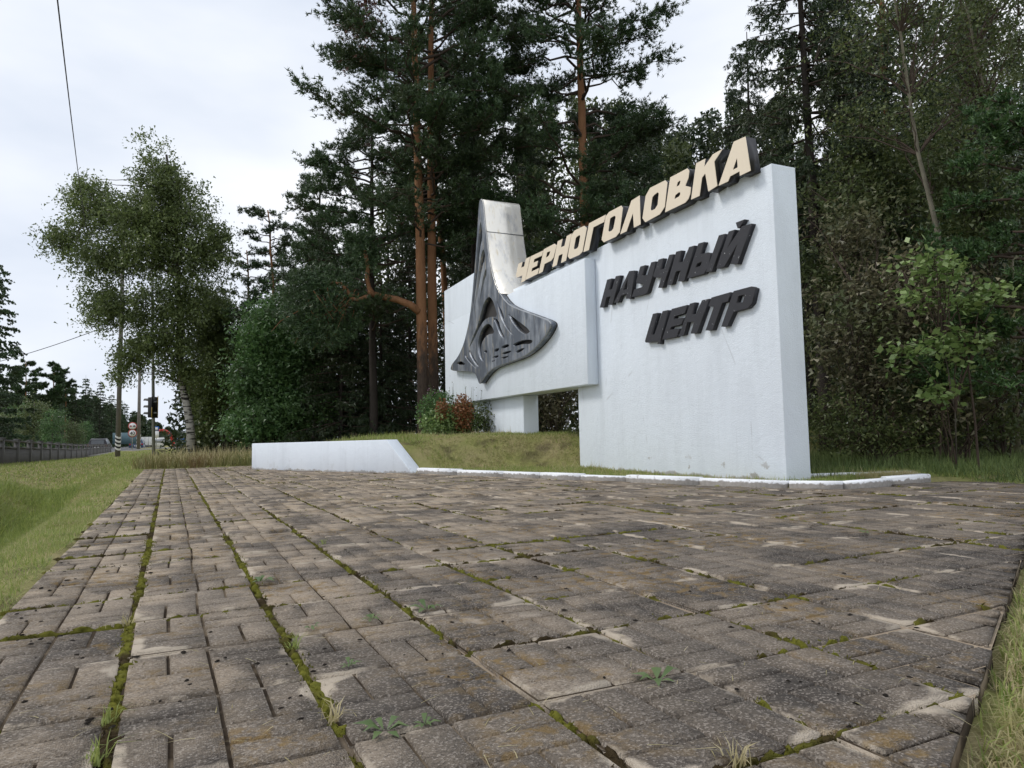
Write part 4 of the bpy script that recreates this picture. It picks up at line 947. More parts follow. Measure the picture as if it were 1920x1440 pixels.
# --- the wood behind, one mass
wr = np.random.default_rng(50); wood = MB(); wood2 = MB(); woodt = MB()
def mass(n_tree, px0, px1, d0, d1, top_fn, leaf):
    for _ in range(n_tree):
        px = wr.uniform(px0, px1); dp = wr.uniform(d0, d1); f = foot(px, dp); H = max(2.0, height(f, px, top_fn(px) + wr.uniform(-10, 90), dp))
        R = wr.uniform(1.4, 2.4); n = int(min(3000, 150 * H * R))
        z = wr.uniform(0.02, 1, n); rr_ = R * (1 - z * .75) * np.sqrt(wr.uniform(0, 1, n)); th = wr.uniform(0, 2 * np.pi, n)
        c = f + np.c_[rr_ * np.cos(th), rr_ * np.sin(th), z * H]
        leaves(wood if wr.uniform() < .6 else wood2, c, leaf * 1.35 * dp / 30, wr, .4, .4, True)
        woodt.tube(np.array([f, f + UP * H * .9]), np.array([.14, .03]), 6, False)
def top_r(px): return np.interp(px, [430, 560, 700, 900, 960, 1080, 1200, 1290, 1345, 1420, 1560, 1700, 1960], [560, 480, 330, 190, 170, 160, 170, 205, 195, 120, 40, -20, -40])
mass(34, 1130, 2050, 26, 40, top_r, .125)
mass(10, 1190, 1380, 27, 38, top_r, .125)
mass(26, 1500, 2050, 17, 24, lambda p: top_r(p) + 220, .10)
mass(26, 560, 1150, 31, 44, top_r, .13)
mass(14, 350, 620, 36, 46, lambda p: np.interp(p, [350, 450, 620], [640, 600, 520]), .13)
mass(40, 1480, 2060, 40, 70, lambda p: 260, .12)
tag(wood.build('forest', M['needle_spruce']), 'dark mixed wood behind the sign', kind='stuff')
tag(wood2.build('forest_undergrowth', M['leaf_olive']), 'olive broadleaf growth inside the wood behind the sign', kind='stuff')
tag(woodt.build('forest_trunks', M['bark_dark']), 'dim trunks inside the wood behind the sign', kind='stuff')

# ------------------------------------------------------------------ grass
gr = np.random.default_rng(70)
def blades(mb, xy, h, w, lean, r, z=None, curl=.5, one=False):
    """bent blades: three triangles each"""
    n = len(xy); z0 = ground_z(xy[:, 0], xy[:, 1]) - .01 if z is None else z
    az = r.uniform(0, 2 * np.pi, n); d = np.c_[np.cos(az), np.sin(az), np.zeros(n)]; sd = np.c_[-np.sin(az), np.cos(az), np.zeros(n)]
    sd = unit(sd + d * r.normal(0, .6, (n, 1)))
    hh = (h * r.uniform(.45, 1.25, n))[:, None]; ln = np.abs(r.normal(lean, lean * .5, n))[:, None]; ww = (w * r.uniform(.6, 1.3, n))[:, None] / 2
    b = np.c_[xy, z0]; mid = b + UP * hh * .55 * np.sqrt(np.maximum(.05, 1 - (ln * .5) ** 2)) + d * hh * ln * .35
    tip = b + UP * hh * np.maximum(.06, 1 - ln * curl) + d * hh * ln
    if one:
        v = np.stack([b - sd * ww, b + sd * ww, tip], 1).reshape(-1, 3); mb.add(v, np.arange(len(v)).reshape(-1, 3)); return
    v = np.stack([b - sd * ww, b + sd * ww, mid + sd * ww * .75, mid - sd * ww * .75, tip], 1).reshape(-1, 3)
    i = np.arange(n)[:, None] * 5
    mb.add(v, i + np.array([[0, 1, 2, 3]])); 
    mb.f.append((i + np.array([[3, 2, 4]])) + (mb.n - len(v)))
def scatter(n, x0, x1, y0, y1, cond): 
    xy = np.c_[gr.uniform(x0, x1, n), gr.uniform(y0, y1, n)]; k = cond(xy[:, 0], xy[:, 1]); return xy[k]
def patchy(x, y, sc, lo, seed): return vnoise(x * sc, y * sc, seed) + .5 * vnoise(x * sc * 2.3, y * sc * 2.3, seed + 1) + gr.uniform(-.5, .5, x.shape) > lo
notp = lambda x, y: ~in_poly(x, y, PLAZA)
# mown verge left of the paving
green, dry = MB(), MB()
v1 = lambda x, y: (x < -.63 - .03 * np.abs(vnoise(x, y * 3, 4)))
blades(green, scatter(70000, -1.7, -.60, 1.6, 9, lambda x, y: v1(x, y) & patchy(x, y, 1.4, -1.0, 31)), .055, .0060, .75, gr, None, .5, True)
blades(dry, scatter(52000, -1.7, -.60, 1.6, 9, lambda x, y: v1(x, y) & patchy(x, y, 1.1, -.9, 37)), .065, .0046, 1.25, gr, None, .80, True)
blades(green, scatter(60000, -3.0, -.62, 8, 21.5, lambda x, y: patchy(x, y, .9, -.45, 33)), .070, .014, .8, gr, None, .5, True)
blades(dry, scatter(50000, -2.6, -.62, 8, 21.5, lambda x, y: patchy(x, y, .8, -.3, 39)), .075, .013, 1.25, gr, None, .80, True)
blades(green, scatter(60000, -6.2, -1.2, 4, 22, lambda x, y: (x < -1.0) & patchy(x, y, .6, -.45, 35)), .10, .016, .8, gr, None, .5, True)
blades(dry, scatter(36000, -6.2, -1.2, 4, 22, lambda x, y: (x < -1.0) & patchy(x, y, .5, -.05, 36)), .10, .015, 1.1, gr, None, .78, True)
blades(green, scatter(36000, -8.5, 3.0, 20.8, 62, lambda x, y: (x < 1.6) & patchy(x, y, .3, -.6, 41)), .15, .034, .7, gr, None, .5, True)
blades(dry, scatter(22000, -8.5, 1.8, 20.8, 62, lambda x, y: patchy(x, y, .25, .0, 43)), .14, .032, 1.0, gr, None, .7, True)
# planted island: mound and strip behind the kerb
def isl(x, y):
    s = (x - WC[0]) * WT[0] + (y - WC[1]) * WT[1]; d = (x - WC[0]) * WN[0] + (y - WC[1]) * WN[1]
    e = d + 0.23 + (s + 0.22) * 0.364
    wallf = ((d > -.02) & (d < .43) & (s > -.02) & (s < 5.2)) | ((d > 0) & (d < .42) & (s > 7.7) & (s < 10.95))
    edge = np.where(s > 6.7, .42, .13)
    return (e > edge) & (s > -.75) & (s < 13.5) & (d < 2.2) & ~wallf & notp(x, y)
blades(green, scatter(110000, 3.2, 8.6, 5.7, 19.5, lambda x, y: isl(x, y) & patchy(x, y, .9, -.6, 51)), .085, .012, .75, gr, None, .5, True)
blades(dry, scatter(140000, 3.2, 8.6, 5.7, 19.5, lambda x, y: isl(x, y) & patchy(x, y, .8, -.7, 53)), .085, .0110, 1.2, gr, None, .80, True)
blades(green, scatter(9000, 6.6, 9.2, 5.5, 7.6, lambda x, y: (y > 5.86) & ((x > 7.55) | (y < 6.25)) & (y > 6.1 - .6 * (x - 6.6)) ), .10, .0065, .6, gr)
blades(dry, scatter(2600, 7.9, 8.75, 5.82, 6.15, lambda x, y: x > 0), .13, .0065, .6, gr)
blades(green, scatter(3000, 2.2, 5.0, 13.3, 19.6, lambda x, y: isl(x, y)), .17, .010, .5, gr)
blades(dry, scatter(16000, 3.2, 8.6, 6.0, 19.5, lambda x, y: isl(x, y) & patchy(x, y, 1.9, .45, 58)), .20, .011, .7, gr, None, .6, True)
# behind the far edge of the paving and at the foot of the wood
rough = MB()
blades(rough, scatter(12000, -.9, 4.6, 20.95, 27.5, lambda x, y: (x + gr.uniform(-.6, .6, x.shape) > -1.0 + (y - 21) * .1)), .42, .020, .45, gr)
blades(dry, scatter(1300, -.6, 3.6, 21.2, 25.5, lambda x, y: x > -9), .62, .014, .35, gr)
woodg = MB()
blades(green, scatter(22000, -3.9, -2.0, 5, 21, lambda x, y: patchy(x, y, .7, -.6, 59)), .24, .022, .6, gr, None, .5, True)
blades(woodg, scatter(36000, 7.6, 17, 3.2, 13.5, lambda x, y: ((x > 9.2) | (y > 6.5)) & (((x - WC[0]) * WN[0] + (y - WC[1]) * WN[1]) > .55)), .28, .012, .55, gr, None, .5, True)
blades(green, scatter(14000, 9.05, 12.0, 3.0, 7.6, lambda x, y: (x > 9.14 + .05 * vnoise(x, y * 4, 7)) & patchy(x, y, .8, -.5, 57)), .075, .008, .75, gr)
# near corner beyond the cut slab edge
corner = lambda x, y: (y < diag(x) - .015 - .03 * np.abs(vnoise(x * 9, y * 9, 61)))
blades(green, scatter(30000, .9, 4.4, .3, 2.3, lambda x, y: corner(x, y) & (y > diag(x) - .75) & patchy(x, y, 2.2, -.3, 63)), .095, .0056, .65, gr)
blades(dry, scatter(36000, .9, 4.4, .3, 2.3, lambda x, y: corner(x, y) & (y > diag(x) - .75) & patchy(x, y, 1.6, -.8, 65)), .10, .0045, 1.05, gr, None, .70)
tag(green.build('grass', M['grass_green']), 'short green grass on the verge, mound and lawn', kind='stuff')
tag(dry.build('dry_grass', M['grass_dry']), 'straw-coloured cut grass lying in the turf', kind='stuff')
tag(rough.build('weeds', M['grass_rough']), 'knee-high rusty weeds beyond the far edge of the paving', kind='stuff')
tag(woodg.build('undergrowth_grass', M['grass_wood']), 'long shaded grass at the foot of the wood', kind='stuff')

# weeds rooted in the joints: rosettes and tufts, each a plant of its own
def rosette(r, n, L):
    mb = MB()
    for k in range(n):
        az = k / n * 2 * math.pi + r.normal(0, .3); d = np.array([math.cos(az), math.sin(az), 0]); s_ = np.array([-d[1], d[0], 0]); l = L * r.uniform(.6, 1.1); w = l * .17
        rise = r.uniform(.15, .5)
        a = d * l * .1 + UP * .004; b = d * l * .55 + UP * l * rise; c = d * l + UP * l * rise * .55
        mb.add([a, b + s_ * w, c, b - s_ * w, b + UP * w * .15], [(0, 1, 4), (1, 2, 4), (2, 3, 4), (3, 0, 4)])
    return mb.mesh('rosette', M['weed_leaf'])
def tuft(r, n, h, mat):
    mb = MB(); blades(mb, np.c_[r.normal(0, .012, n), r.normal(0, .012, n)], h, .005, .7, r, np.zeros(n)); return mb.mesh('tuft', M[mat])
M['weed_leaf'] = foliage('weed_leaves', (0.060, 0.110, 0.036), (0.150, 0.210, 0.080), None, .25)
wr2 = np.random.default_rng(81)
ros = [rosette(wr2, k, .075) for k in (6, 8, 7)]; tfs = [tuft(wr2, 26, .075, 'grass_green'), tuft(wr2, 22, .07, 'grass_dry')]
def onground(px, py, z=0.0):
    d = AX_F * FPX + (px - 960) * AX_R - (py - 720) * AX_U; t = (z - CAM_H) / d[2]; return d[0] * t, d[1] * t
ROS = [(490, 1092, 'leafy green rosette in the second mossy joint, left of centre'), (722, 1375, 'largest leafy rosette at the bottom centre of the paving'), (796, 1362, 'small leafy rosette just right of the largest one at the bottom'),
       (802, 1145, 'leafy rosette on the moss patch at the third joint'), (697, 1163, 'flat leafy rosette left of the moss patch at the third joint'), (583, 1180, 'single pale leaf sprig on a slab right of the second joint'),
       (1232, 1280, 'leafy sprig at the moss where two joints cross, right of centre'), (1620, 1000, 'tiny green sprig far out on the paving below the kerb corner'), (655, 1250, 'tiny leafy sprout in the joint right of the green tuft')]
for k, (px, py, lab) in enumerate(ROS):
    x, y = onground(px, py); o = link('weed', ros[k % 3], None, (x, y, .001)); o.rotation_euler[2] = wr2.uniform(0, 6); sc = (1.1, .8, .6)[k % 3] if k != 1 else 1.15; o.scale = (sc,) * 3
    tag(o, lab, 'weed', 'leafy weeds in the paving joints')
TUF = [(548, 1213, 0, 'bright green grass tuft in the second mossy joint'), (628, 1348, 1, 'dry straw tuft at a slab corner near the bottom'), (240, 1170, 1, 'thin dry tuft in the widest mossy joint'), (200, 1352, 0, 'green grass tuft low in the widest mossy joint'),
       (605, 1022, 0, 'small grass tuft far along the third joint'), (176, 1425, 0, 'green tuft at the bottom left corner of the paving'), (1385, 1428, 1, 'reddish dry tuft at the bottom edge, right of centre')]
for k, (px, py, q, lab) in enumerate(TUF):
    x, y = onground(px, py); o = link('grass_tuft', tfs[q], None, (x, y, -.008)); o.rotation_euler[2] = wr2.uniform(0, 6); sc = wr2.uniform(.7, 1.0); o.scale = (sc,) * 3
    tag(o, lab, 'grass tuft', 'grass tufts in the joints')
# crumbs of soil, twigs and clippings lying on the slabs
crumbs = MB()
for k in range(300):
    px, py = 30 + 1870 * wr2.uniform(0, 1) ** 1.7, 885 + 480 * wr2.uniform(0, 1) ** 1.9; x, y = onground(px, py)
    if not in_poly([x], [y], PLAZA)[0] or y < diag(x) + .05: continue
    s_ = wr2.uniform(.003, .008) * (1 + max(0, y - 2) * .13); mr = wr2
    dome(crumbs, x, y, s_ * wr2.uniform(1, 2), s_, s_ * .55, wr2.uniform(0, 3), .001)
tag(crumbs.build('soil_crumbs', M['clod']), 'dark crumbs of soil scattered over the slabs', kind='stuff')
strw = MB(); xy = []
for k in range(300):
    px, py = wr2.uniform(0, 1900), 890 + 540 * wr2.uniform(0, 1) ** 1.3; x, y = onground(px, py)
    if in_poly([x], [y], PLAZA)[0] and y > diag(x) + .02: xy.append((x, y))
xy = np.array(xy); blades(strw, xy, .018, .0026, 3.2, wr2, np.full(len(xy), .005), .32)
tag(strw.build('clippings', M['grass_dry']), 'loose straw clippings on the slabs', kind='stuff')

# ------------------------------------------------------------------ roadside things in the distance
def gz(x, y): return float(ground_z(np.array([x]), np.array([y]))[0])
# parapet
par = tag(empty('parapet_fence', (-5.87, 30, gz(-5.87, 30))), 'long grey parapet fence with posts and rails along the road', 'fence')
pi = Vector(par.location); ys = np.arange(24, 88, 3.0)
post = MB(); post.box((-.09, -.10, -.35), (.09, .10, 1.08)); post.box((-.11, -.12, 1.081), (.11, .12, 1.13)); pm = post.mesh('post', M['parapet'])
for y in ys:
    zt = float(par_top(y)); link('post', pm, par, (0, y - pi.y, zt - 1.08 - pi.z))
for y in ys[:-1]:
    za, zb = float(par_top(y)) - pi.z, float(par_top(y + 3)) - pi.z
    for nm, o0, o1, w in (('top_rail', -.10, -.02, .07), ('middle_rail', -.36, -.29, .05)):
        mb = MB(); v = []
        for yy, zz in ((y - pi.y + .10, za), (y + 3 - pi.y - .10, zb)):
            v += [(-w, yy, zz + o0), (w, yy, zz + o0), (w, yy, zz + o1), (-w, yy, zz + o1)]
        mb.add(v, [(0,1,5,4),(1,2,6,5),(2,3,7,6),(3,0,4,7),(3,2,1,0),(4,5,6,7)]); mb.build(nm, M['parapet'], par)
    mb = MB(); 
    for q in range(15):
        yy = y - pi.y + .19 + q * .187; zz = za + (zb - za) * (q + .5) / 15
        mb.box((-.03, yy - .062, zz - 1.25), (.03, yy + .062, zz - .362))
    tag(mb.build('balusters', M['parapet'], par), kind='stuff')

def vpole(name, px, base_depth, top_y, r0, r1, mat, label, cat='pole', lean_px=None):
    f = foot(px, base_depth); e = empty(name, f); tag(e, label, cat)
    top = rel(f, lean_px if lean_px else px, top_y, base_depth)
    mb = MB(); mb.tube(np.array([np.array([0, 0, -.2]), top * .5, top]), np.array([r0, (r0 + r1) / 2, r1]), 12); mb.build('shaft', M[mat], e, smooth=True)
    return e, f
p1, f1 = vpole('utility_pole', 221, 44, 430, .15, .10, 'pole_wood', 'leaning concrete utility pole with striped foot before the parapet', 'pole', 232)
st_ = MB()
def stripes(e, r, z0, z1, n, lean):
    bl, wh = MB(), MB()
    for k in range(n):
        za, zb = z0 + (z1 - z0) * k / n, z0 + (z1 - z0) * (k + 1) / n; th = np.linspace(0, 2 * np.pi, 17)[:-1]
        v = [(r * math.cos(t) + lean[0] * z, r * math.sin(t) + lean[1] * z, z + .10 * math.cos(t - 2.2)) for z in (za, zb) for t in th]
        f_ = [(i, (i + 1) % 16, 16 + (i + 1) % 16, 16 + i) for i in range(16)]; (bl if k % 2 else wh).add(v, f_)
    bl.build('black_stripes', M['paint_black'], e); wh.build('white_stripes', M['paint_white'], e)
tp = rel(f1, 232, 430, 44); stripes(p1, .158, .55, 1.40, 7, (tp[0] / tp[2], tp[1] / tp[2]))
arm = MB(); arm.box((-.9, -.05, tp[2] - .5), (.9, .05, tp[2] - .4)); o = arm.build('crossarm', M['pole_wood'], p1); o.location = (tp[0], tp[1], 0)
p2, f2 = vpole('utility_pole', 260, 62, 690, .16, .11, 'pole_wood', 'distant striped utility pole behind the round road signs', 'pole', 262)
stripes(p2, .168, .3, 1.5, 7, (0, 0))
# traffic light on a lamp post
p3, f3 = vpole('lamp_post', 289, 36, 470, .085, .055, 'galv', 'tall grey steel lamp post in front of the birch', 'lamp post', 285)
tl = empty('traffic_light', at(284, 783, 35.8)); tag(tl, 'traffic light head seen from behind on the grey lamp post', 'traffic light')
tl.rotation_euler[2] = R_(-122)
k_ = 38 / FPX * 36
mb = MB(); mb.box((-.14, -.13, 0), (.14, .13, k_)); bevel(mb.build('housing', M['paint_black'], tl), .03)
mb = MB(); mb.box((-.30, .135, -.02), (.24, .15, k_ + .02)); mb.build('backing_board', M['paint_black'], tl)
mb = MB(); mb.box((-.30, .1505, -.02), (-.25, .165, k_ + .08)); mb.build('yellow_edge', M['paint_yellow'], tl); mb = MB(); mb.box((.20, .1505, -.02), (.24, .165, k_ * .5)); mb.build('yellow_edge', M['paint_yellow'], tl)
for q in range(3):
    zc = k_ * (q + .5) / 3; th = np.linspace(0, np.pi, 9); mb = MB()
    v = [(.12 * math.cos(t), y, zc + .12 * math.sin(t)) for y, t in [(-.13, t) for t in th] + [(-.38, t) for t in th]]
    mb.add(v, [(i, i + 1, 10 + i, 9 + i) for i in range(8)]); mb.build('visor', M['paint_black'], tl)
    mb = MB(); mb.tube(np.array([(0, -.125, zc), (0, -.15, zc)]), .10, 14); mb.build('lens', M['lens_red' if q == 2 else 'glass'], tl)
mb = MB(); mb.box((.02, .15, .2), (.10, .32, .28)); mb.build('bracket', M['galv'], tl); mb = MB(); mb.box((.02, .15, k_ - .28), (.10, .32, k_ - .2)); mb.build('bracket', M['galv'], tl)

def disc(mb, r, y, th, n=28):
    a = np.arange(n) * 2 * np.pi / n; v = [(r * math.cos(t), yy, r * math.sin(t)) for yy in (y, y + th) for t in a]
    mb.add(v, [tuple(range(n)), tuple(range(n, 2 * n))[::-1]] + [(i, n + i, n + (i + 1) % n, (i + 1) % n) for i in range(n)])
face_cam = math.atan2(-AX_F[0], AX_F[1]) * .2
fs = foot(248, 61); sg = empty('road_sign', fs, R_(2)); tag(sg, 'pair of round red-rimmed road signs, no overtaking above 40, on one post', 'road sign')
mb = MB(); mb.tube(np.array([(0, .03, -.2), (0, .03, height(fs, 248, 792, 61))]), .04, 10); mb.build('post', M['galv'], sg)
for py, kind in ((799, 0), (812.5, 1)):
    zc = height(fs, 248, py, 61); 
    pl = MB(); disc(pl, .35, -.03, .02); pm_ = pl.build('sign_plate', M['paint_red'], sg, (0, 0, zc))
    pl = MB(); disc(pl, .285, -.036, .004); pl.build('white_face', M['paint_white'], pm_)
    if kind == 0:
        for x0, mt in ((-.13, 'paint_red'), (.13, 'paint_black')):
            c_ = MB(); prof_ = [(-.10, -.05), (.10, -.05), (.10, .01), (.06, .02), (.04, .07), (-.05, .07), (-.07, .02), (-.10, .01)]
            n_ = len(prof_); c_.add([(x0 + a_, -.0405, b_) for a_, b_ in prof_] + [(x0 + a_, -.0365, b_) for a_, b_ in prof_], [tuple(range(n_)), tuple(range(n_, 2 * n_))[::-1]] + [(i, n_ + i, n_ + (i + 1) % n_, (i + 1) % n_) for i in range(n_)])
            c_.build('car_symbol', M[mt], pm_)
    else:
        fc = bpy.data.curves.new('digits', 'FONT'); fc.body = '40'; fc.size = .40; fc.align_x = 'CENTER'; fc.align_y = 'CENTER'; fc.extrude = .002; fc.offset = .005
        to = bpy.data.objects.new('tmp', fc); col.objects.link(to); me = bpy.data.meshes.new_from_object(to.evaluated_get(bpy.context.evaluated_depsgraph_get())); bpy.data.objects.remove(to)
        me.materials.clear(); me.materials.append(M['paint_black']); o = link('digits', me, pm_, (0, -.039, 0)); o.rotation_euler[0] = R_(90)

# dark car seen from behind on the road
def car(loc, rz, body_mat, label):
    e = empty('car', loc, rz); tag(e, label, 'car')
    prof_ = [(-2.25, .32), (-2.28, .75), (-2.15, .98), (-1.95, 1.55), (-1.6, 1.68), (.2, 1.66), (.95, 1.08), (2.05, .92), (2.28, .70), (2.28, .32)]
    n_ = len(prof_); mb = MB(); v = []
    for sx in (-1, 1):
        for y, z in prof_: v.append((sx * (.93 if z < 1.1 else .74), y, z))
    mb.add(v, [tuple(range(n_))[::-1], tuple(range(n_, 2 * n_))] + [(i, (i + 1) % n_, n_ + (i + 1) % n_, n_ + i) for i in range(n_)])
    bevel(mb.build('body', body_mat, e), .06, 3)
    mb = MB(); mb.add([(-.66, -2.155, 1.06), (.66, -2.155, 1.06), (.60, -1.985, 1.50), (-.60, -1.985, 1.50)], [(0, 1, 2, 3)]); mb.build('rear_window', M['glass'], e)
    for sx in (-1, 1):
        mb = MB(); mb.add([(sx * .90, -1.8, 1.10), (sx * .90, .7, 1.10), (sx * .765, .12, 1.56), (sx * .765, -1.65, 1.56)], [(0, 1, 2, 3)]); mb.build('side_window', M['glass'], e)
        mb = MB(); mb.box((sx * .80 - .11, -2.31, .80), (sx * .80 + .11, -2.23, 1.02)); mb.build('tail_light', M['lens_red'], e)
        for y in (-1.4, 1.4):
            mb = MB(); mb.tube(np.array([(sx * .70, y, .34), (sx * .945, y, .34)]), .34, 18); w_ = mb.build('wheel', M['rubber'], e)
            mb = MB(); mb.tube(np.array([(sx * .946, y, .34), (sx * .955, y, .34)]), .2, 14); mb.build('rim', M['galv'], w_)
    mb = MB(); mb.box((-.26, -2.30, .62), (.26, -2.275, .73)); mb.build('number_plate', M['paint_white'], e)
    mb = MB(); mb.box((-.68, -1.5, 1.70), (-.64, .1, 1.73)); mb.box((.64, -1.5, 1.70), (.68, .1, 1.73)); mb.build('roof_rails', M['galv'], e)
    return e
def road_z(x, y): return max(gz(x - 4.5, y), gz(x + 4.5, y)) + .055
p = at(188, 830, 80); car((p[0], p[1], p[2] - 1.22), R_(-3), M['car'], 'dark estate car driving away on the road beyond the parapet')
p = at(258, 832, 105); car((p[0], p[1], p[2] - 1.0), R_(-3), simple('blue_car_paint', (.05, .08, .14), .25, .2), 'small bluish car half hidden behind the striped distant pole')
# white box truck, board, bus stop, arch
p = at(271, 838, 110); tk = empty('box_truck', (p[0], p[1], p[2] - .6)); tag(tk, 'white box truck standing far down the road', 'truck')
mb = MB(); mb.box((-1.05, 0, .85), (1.05, 5.5, 2.15)); bevel(mb.build('box', M['paint_white'], tk), .04)
mb = MB(); mb.box((-1.0, 5.6, .5), (1.0, 7.2, 1.9)); bevel(mb.build('cab', M['paint_white'], tk), .12)
for sx in (-.95, .95):
    for y in (1, 6.3): mb = MB(); mb.tube(np.array([(sx - .12, y, .42), (sx + .12, y, .42)]), .42, 14); mb.build('wheel', M['rubber'], tk)
for q in range(4): mb = MB(); mb.box((-1.0 + q * .5, -.03, .9), (-.95 + q * .5, -.003, 2.1)); mb.build('rib', M['galv'], tk)
p = at(236, 836, 95); bd = empty('roadside_board', (p[0], p[1], p[2] - .5)); tag(bd, 'grey-teal roadside board on posts behind the utility pole', 'board')
mb = MB(); mb.box((-1.6, 0, .75), (1.7, .08, 2.3)); mb.build('panel', M['teal'], bd)
for x in (-1.2, 1.2): mb = MB(); mb.box((x - .05, .09, -.6), (x + .05, .18, 2.3)); mb.build('post', M['galv'], bd)
for x in (-.55, .55): mb = MB(); mb.box((x - .02, -.012, .75), (x + .02, -.002, 2.3)); mb.build('joint', M['galv'], bd)
p = at(293, 835, 70); bs = empty('bus_stop_sign', (p[0], p[1], p[2] - .5)); tag(bs, 'blue and white bus stop sign just right of the lamp post', 'sign')
mb = MB(); mb.tube(np.array([(0, .05, -.3), (0, .05, 2.4)]), .035, 8); mb.build('post', M['galv'], bs)
for z0, z1, mt in ((1.95, 2.4, 'paint_blue'), (1.25, 1.93, 'paint_white'), (2.02, 2.3, 'paint_white')):
    mb = MB(); dy = .012 if (mt == 'paint_white' and z0 > 2) else 0; w_ = .12 if dy else .22
    mb.box((-w_, -dy - .01, z0), (w_, .02 - dy, z1)); mb.build('sign_plate', M[mt], bs)
p = at(300, 838, 82); ar = empty('red_arch', (p[0], p[1], p[2] - .4)); tag(ar, 'curved red steel arch beside the road under the birch', 'arch')
mb = MB(); th = np.linspace(R_(5), R_(118), 16); rad = 1.75
mb.tube(np.array([(rad * .75 * math.cos(t) + .15, 0, rad * 1.22 * math.sin(t) + .25) for t in th]), np.linspace(.20, .13, 16), 8); mb.build('arch_band', M['paint_red'], ar, smooth=True)
mb = MB(); mb.box((1.05, -.3, -.3), (1.85, .3, .45)); bevel(mb.build('foot', M['paint_red'], ar), .04)
mb = MB(); mb.box((-.75, -.2, .2), (.45, .0, 1.5)); mb.build('notice_panel', M['paint_white'], ar)
mb = MB(); mb.box((-.6, -.215, .9), (.3, -.202, 1.3)); mb.build('notice_print', M['galv'], ar)
p = at(336, 830, 90); bk = empty('blue_kiosk', (p[0], p[1], p[2] - .7)); tag(bk, 'blue kiosk roof glimpsed behind the birch trunk', 'kiosk')
mb = MB(); mb.box((-.5, 0, -.3), (.6, 2, .8)); mb.build('wall', M['teal'], bk); mb = MB(); mb.box((-.6, -.2, .8), (.7, 2.2, 1.25)); mb.build('roof', M['paint_blue'], bk)

# cables
def cable(name, pts, r, label):
    mb = MB(); mb.tube(np.array(pts), r, 6); return tag(mb.build(name, M['wire'], smooth=True), label, 'cable')
A_ = np.array(at(165, 440, 30)); B_ = np.array(at(94, -120, 6.5)); t = np.linspace(0, 1, 28)[:, None]
pts = A_ * (1 - t) + B_ * t - UP * 0.9 * 4 * t * (1 - t) * .35
top1 = f1 + tp
pts = np.concatenate([[top1 * (1 - q) + A_ * q for q in np.linspace(0, .92, 6)], pts])
cable('overhead_cable', pts, .008, 'black overhead cable running down the sky into the birch')
A_ = at(-30, 685, 52); B_ = at(229, 600, 44); t = np.linspace(0, 1, 14)[:, None]
cable('overhead_cable', A_ * (1 - t) + B_ * t - UP * .4 * 4 * t * (1 - t) * .5, .022, 'thin cable crossing the sky low on the left, above the far trees')
A_ = B_; B2 = f2 + rel(f2, 262, 695, 62); cable('overhead_cable', A_ * (1 - t) + B2 * t - UP * .8 * 4 * t * (1 - t), .018, 'slack cable strung between the two utility poles')

# ------------------------------------------------------------------ trees beyond the road
tr_r = np.random.default_rng(90)
proto = {}
def lib(kind, seed):
    r = np.random.default_rng(seed)
    if kind == 'spruce': b = spruce(r, 14, .5, 2.7, 26, .9, .16, wide=.11); mats = ('bark_dark', 'needle_pine' if seed % 2 else 'needle_spruce')
    elif kind == 'pine': b = pine(r, 15, 6.5, 3.0, 46, .8, .2, needle=.34, needle_w=.11, tuft_k=7); mats = ('bark_pine', 'needle_pine')
    else: b = broadleaf(r, [np.zeros(3), UP * 2.5, UP * 5, UP * 7.5], [(UP * 5.5, (2.2, 2.2, 2.6)), (UP * 3, (2.4, 2.4, 1.8)), (np.array([1, .6, 6.5]), (1.5, 1.5, 1.5)), (np.array([-1.2, -.4, 4.5]), (1.6, 1.6, 1.6))], 300, 18, .22, .14, .42); mats = ('bark_grey', kind)
    return b[0].mesh('trunk', M[mats[0]], True), b[1].mesh('crown', M[mats[1]])
LIB = {'spruce': [lib('spruce', s) for s in (91, 92)], 'pine': [lib('pine', s) for s in (93, 94)], 'leaf_olive': [lib('leaf_olive', 95)], 'leaf_shrub': [lib('leaf_shrub', 96)]}
HT = {'spruce': 14, 'pine': 15, 'leaf_olive': 8, 'leaf_shrub': 8}
NAMES = {'spruce': 'spruce_tree', 'pine': 'pine_tree', 'leaf_olive': 'deciduous_tree', 'leaf_shrub': 'deciduous_tree'}
def far_tree(kind, px, depth, top, label, group='trees across the road', wide=1.0, v=0):
    p = at(px, 832, depth); z = gz(p[0], p[1]) - .1; h = at(px, top, depth)[2] - z; s_ = h / HT[kind]
    e = empty(NAMES[kind], (p[0], p[1], z), tr_r.uniform(0, 6)); tag(e, label, 'tree', group); e.scale = (s_ * wide, s_ * wide, s_)
    a_, b_ = LIB[kind][v % len(LIB[kind])]; link('trunk', a_, e); link('crown', b_, e)
far_tree('spruce', -18, 46, 470, 'big dark spruce cut by the left picture edge', 'trees across the road', .95, 0)
far_tree('spruce', -60, 40, 560, 'low dark spruce half outside the left picture edge', 'trees across the road', 1.2, 1)
far_tree('pine', 48, 88, 676, 'flat-topped pine standing tallest on the far left', 'trees across the road', 1.0, 0)
far_tree('pine', 96, 92, 680, 'round-topped pine second from the left across the road', 'trees across the road', 1.0, 1)
far_tree('pine', 122, 98, 715, 'smaller dark pine at the right of the pine group across the road', 'trees across the road', 1.1, 0)
far_tree('spruce', 158, 100, 702, 'pointed spruce nearest the pine group across the road', 'trees across the road', .9, 0)
far_tree('spruce', 186, 104, 712, 'pointed spruce just left of the leaning utility pole', 'trees across the road', .9, 1)
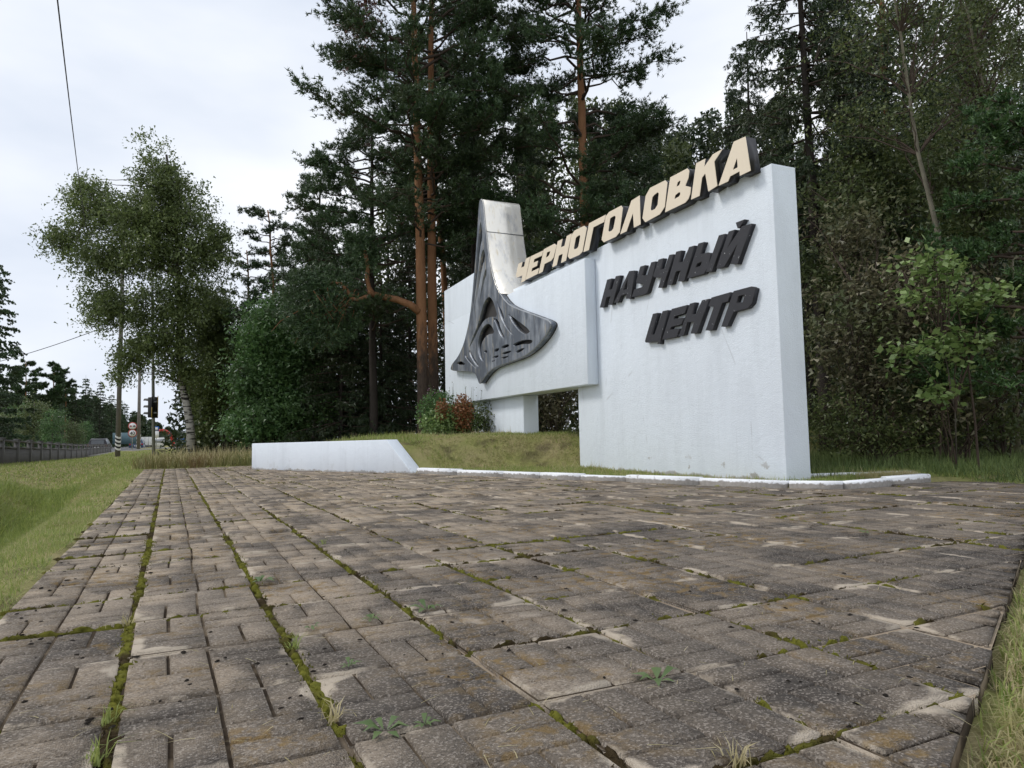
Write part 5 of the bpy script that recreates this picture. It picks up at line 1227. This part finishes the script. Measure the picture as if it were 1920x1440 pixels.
far_tree('spruce', 208, 112, 735, 'dark spruce directly behind the leaning utility pole', 'trees across the road', 1.1, 0)
far_tree('spruce', 140, 96, 742, 'short spruce between pine group and pointed spruces', 'trees across the road', 1.2, 1)
for px, d_, t_, k_, l_ in ((28, 76, 752, 'leaf_shrub', 'pale green round tree behind the near parapet'), (62, 74, 745, 'leaf_olive', 'yellowish round tree under the tallest pine'), (98, 72, 768, 'leaf_shrub', 'light green bush-like tree in the middle of the parapet'), (134, 80, 785, 'leaf_olive', 'olive bush-like tree left of the car'), (8, 64, 770, 'leaf_olive', 'olive tree under the big edge spruce'), (160, 90, 790, 'leaf_shrub', 'low green tree right above the car')):
    far_tree(k_, px, d_, t_, l_, 'trees across the road', 1.0)
for k, (px, d_, t_) in enumerate([(232, 125, 752), (250, 140, 768), (271, 150, 778), (170, 120, 728), (222, 118, 745), (118, 115, 728), (75, 112, 735), (20, 105, 742), (50, 108, 730), (-20, 100, 720)]):
    far_tree('spruce', px, d_, t_, 'dark spruce in the back row across the road', 'back row of spruces across the road', 1.25, k)
for k, (px, d_, t_) in enumerate([(312, 190, 806), (326, 170, 800), (338, 180, 795), (292, 200, 808), (352, 160, 785), (370, 150, 775)]):
    far_tree('spruce', px, d_, t_, 'tiny spruce closing the view at the end of the road', 'spruces at the end of the road', 1.3, k)
fm = MB(); fr = np.random.default_rng(97)
for _ in range(170):
    px = fr.uniform(-260, 345); d_ = fr.uniform(125, 240); p = at(px, 832, d_); H = float(at(px, np.interp(px, [-260, 150, 230, 345], [715, 735, 765, 812]) + fr.uniform(0, 30), d_)[2]) ; n_ = 620
    zz = fr.uniform(0, 1, n_); rr_ = 2.6 * (1 - zz * .8) * np.sqrt(fr.uniform(0, 1, n_)); th = fr.uniform(0, 6.28, n_)
    leaves(fm, np.array([p[0], p[1], 0]) + np.c_[rr_ * np.cos(th), rr_ * np.sin(th), zz * max(1, H)], .75, fr, .4, .4, True)
tag(fm.build('distant_woodland', M['needle_spruce']), 'distant dark woodland beyond the road', kind='stuff')
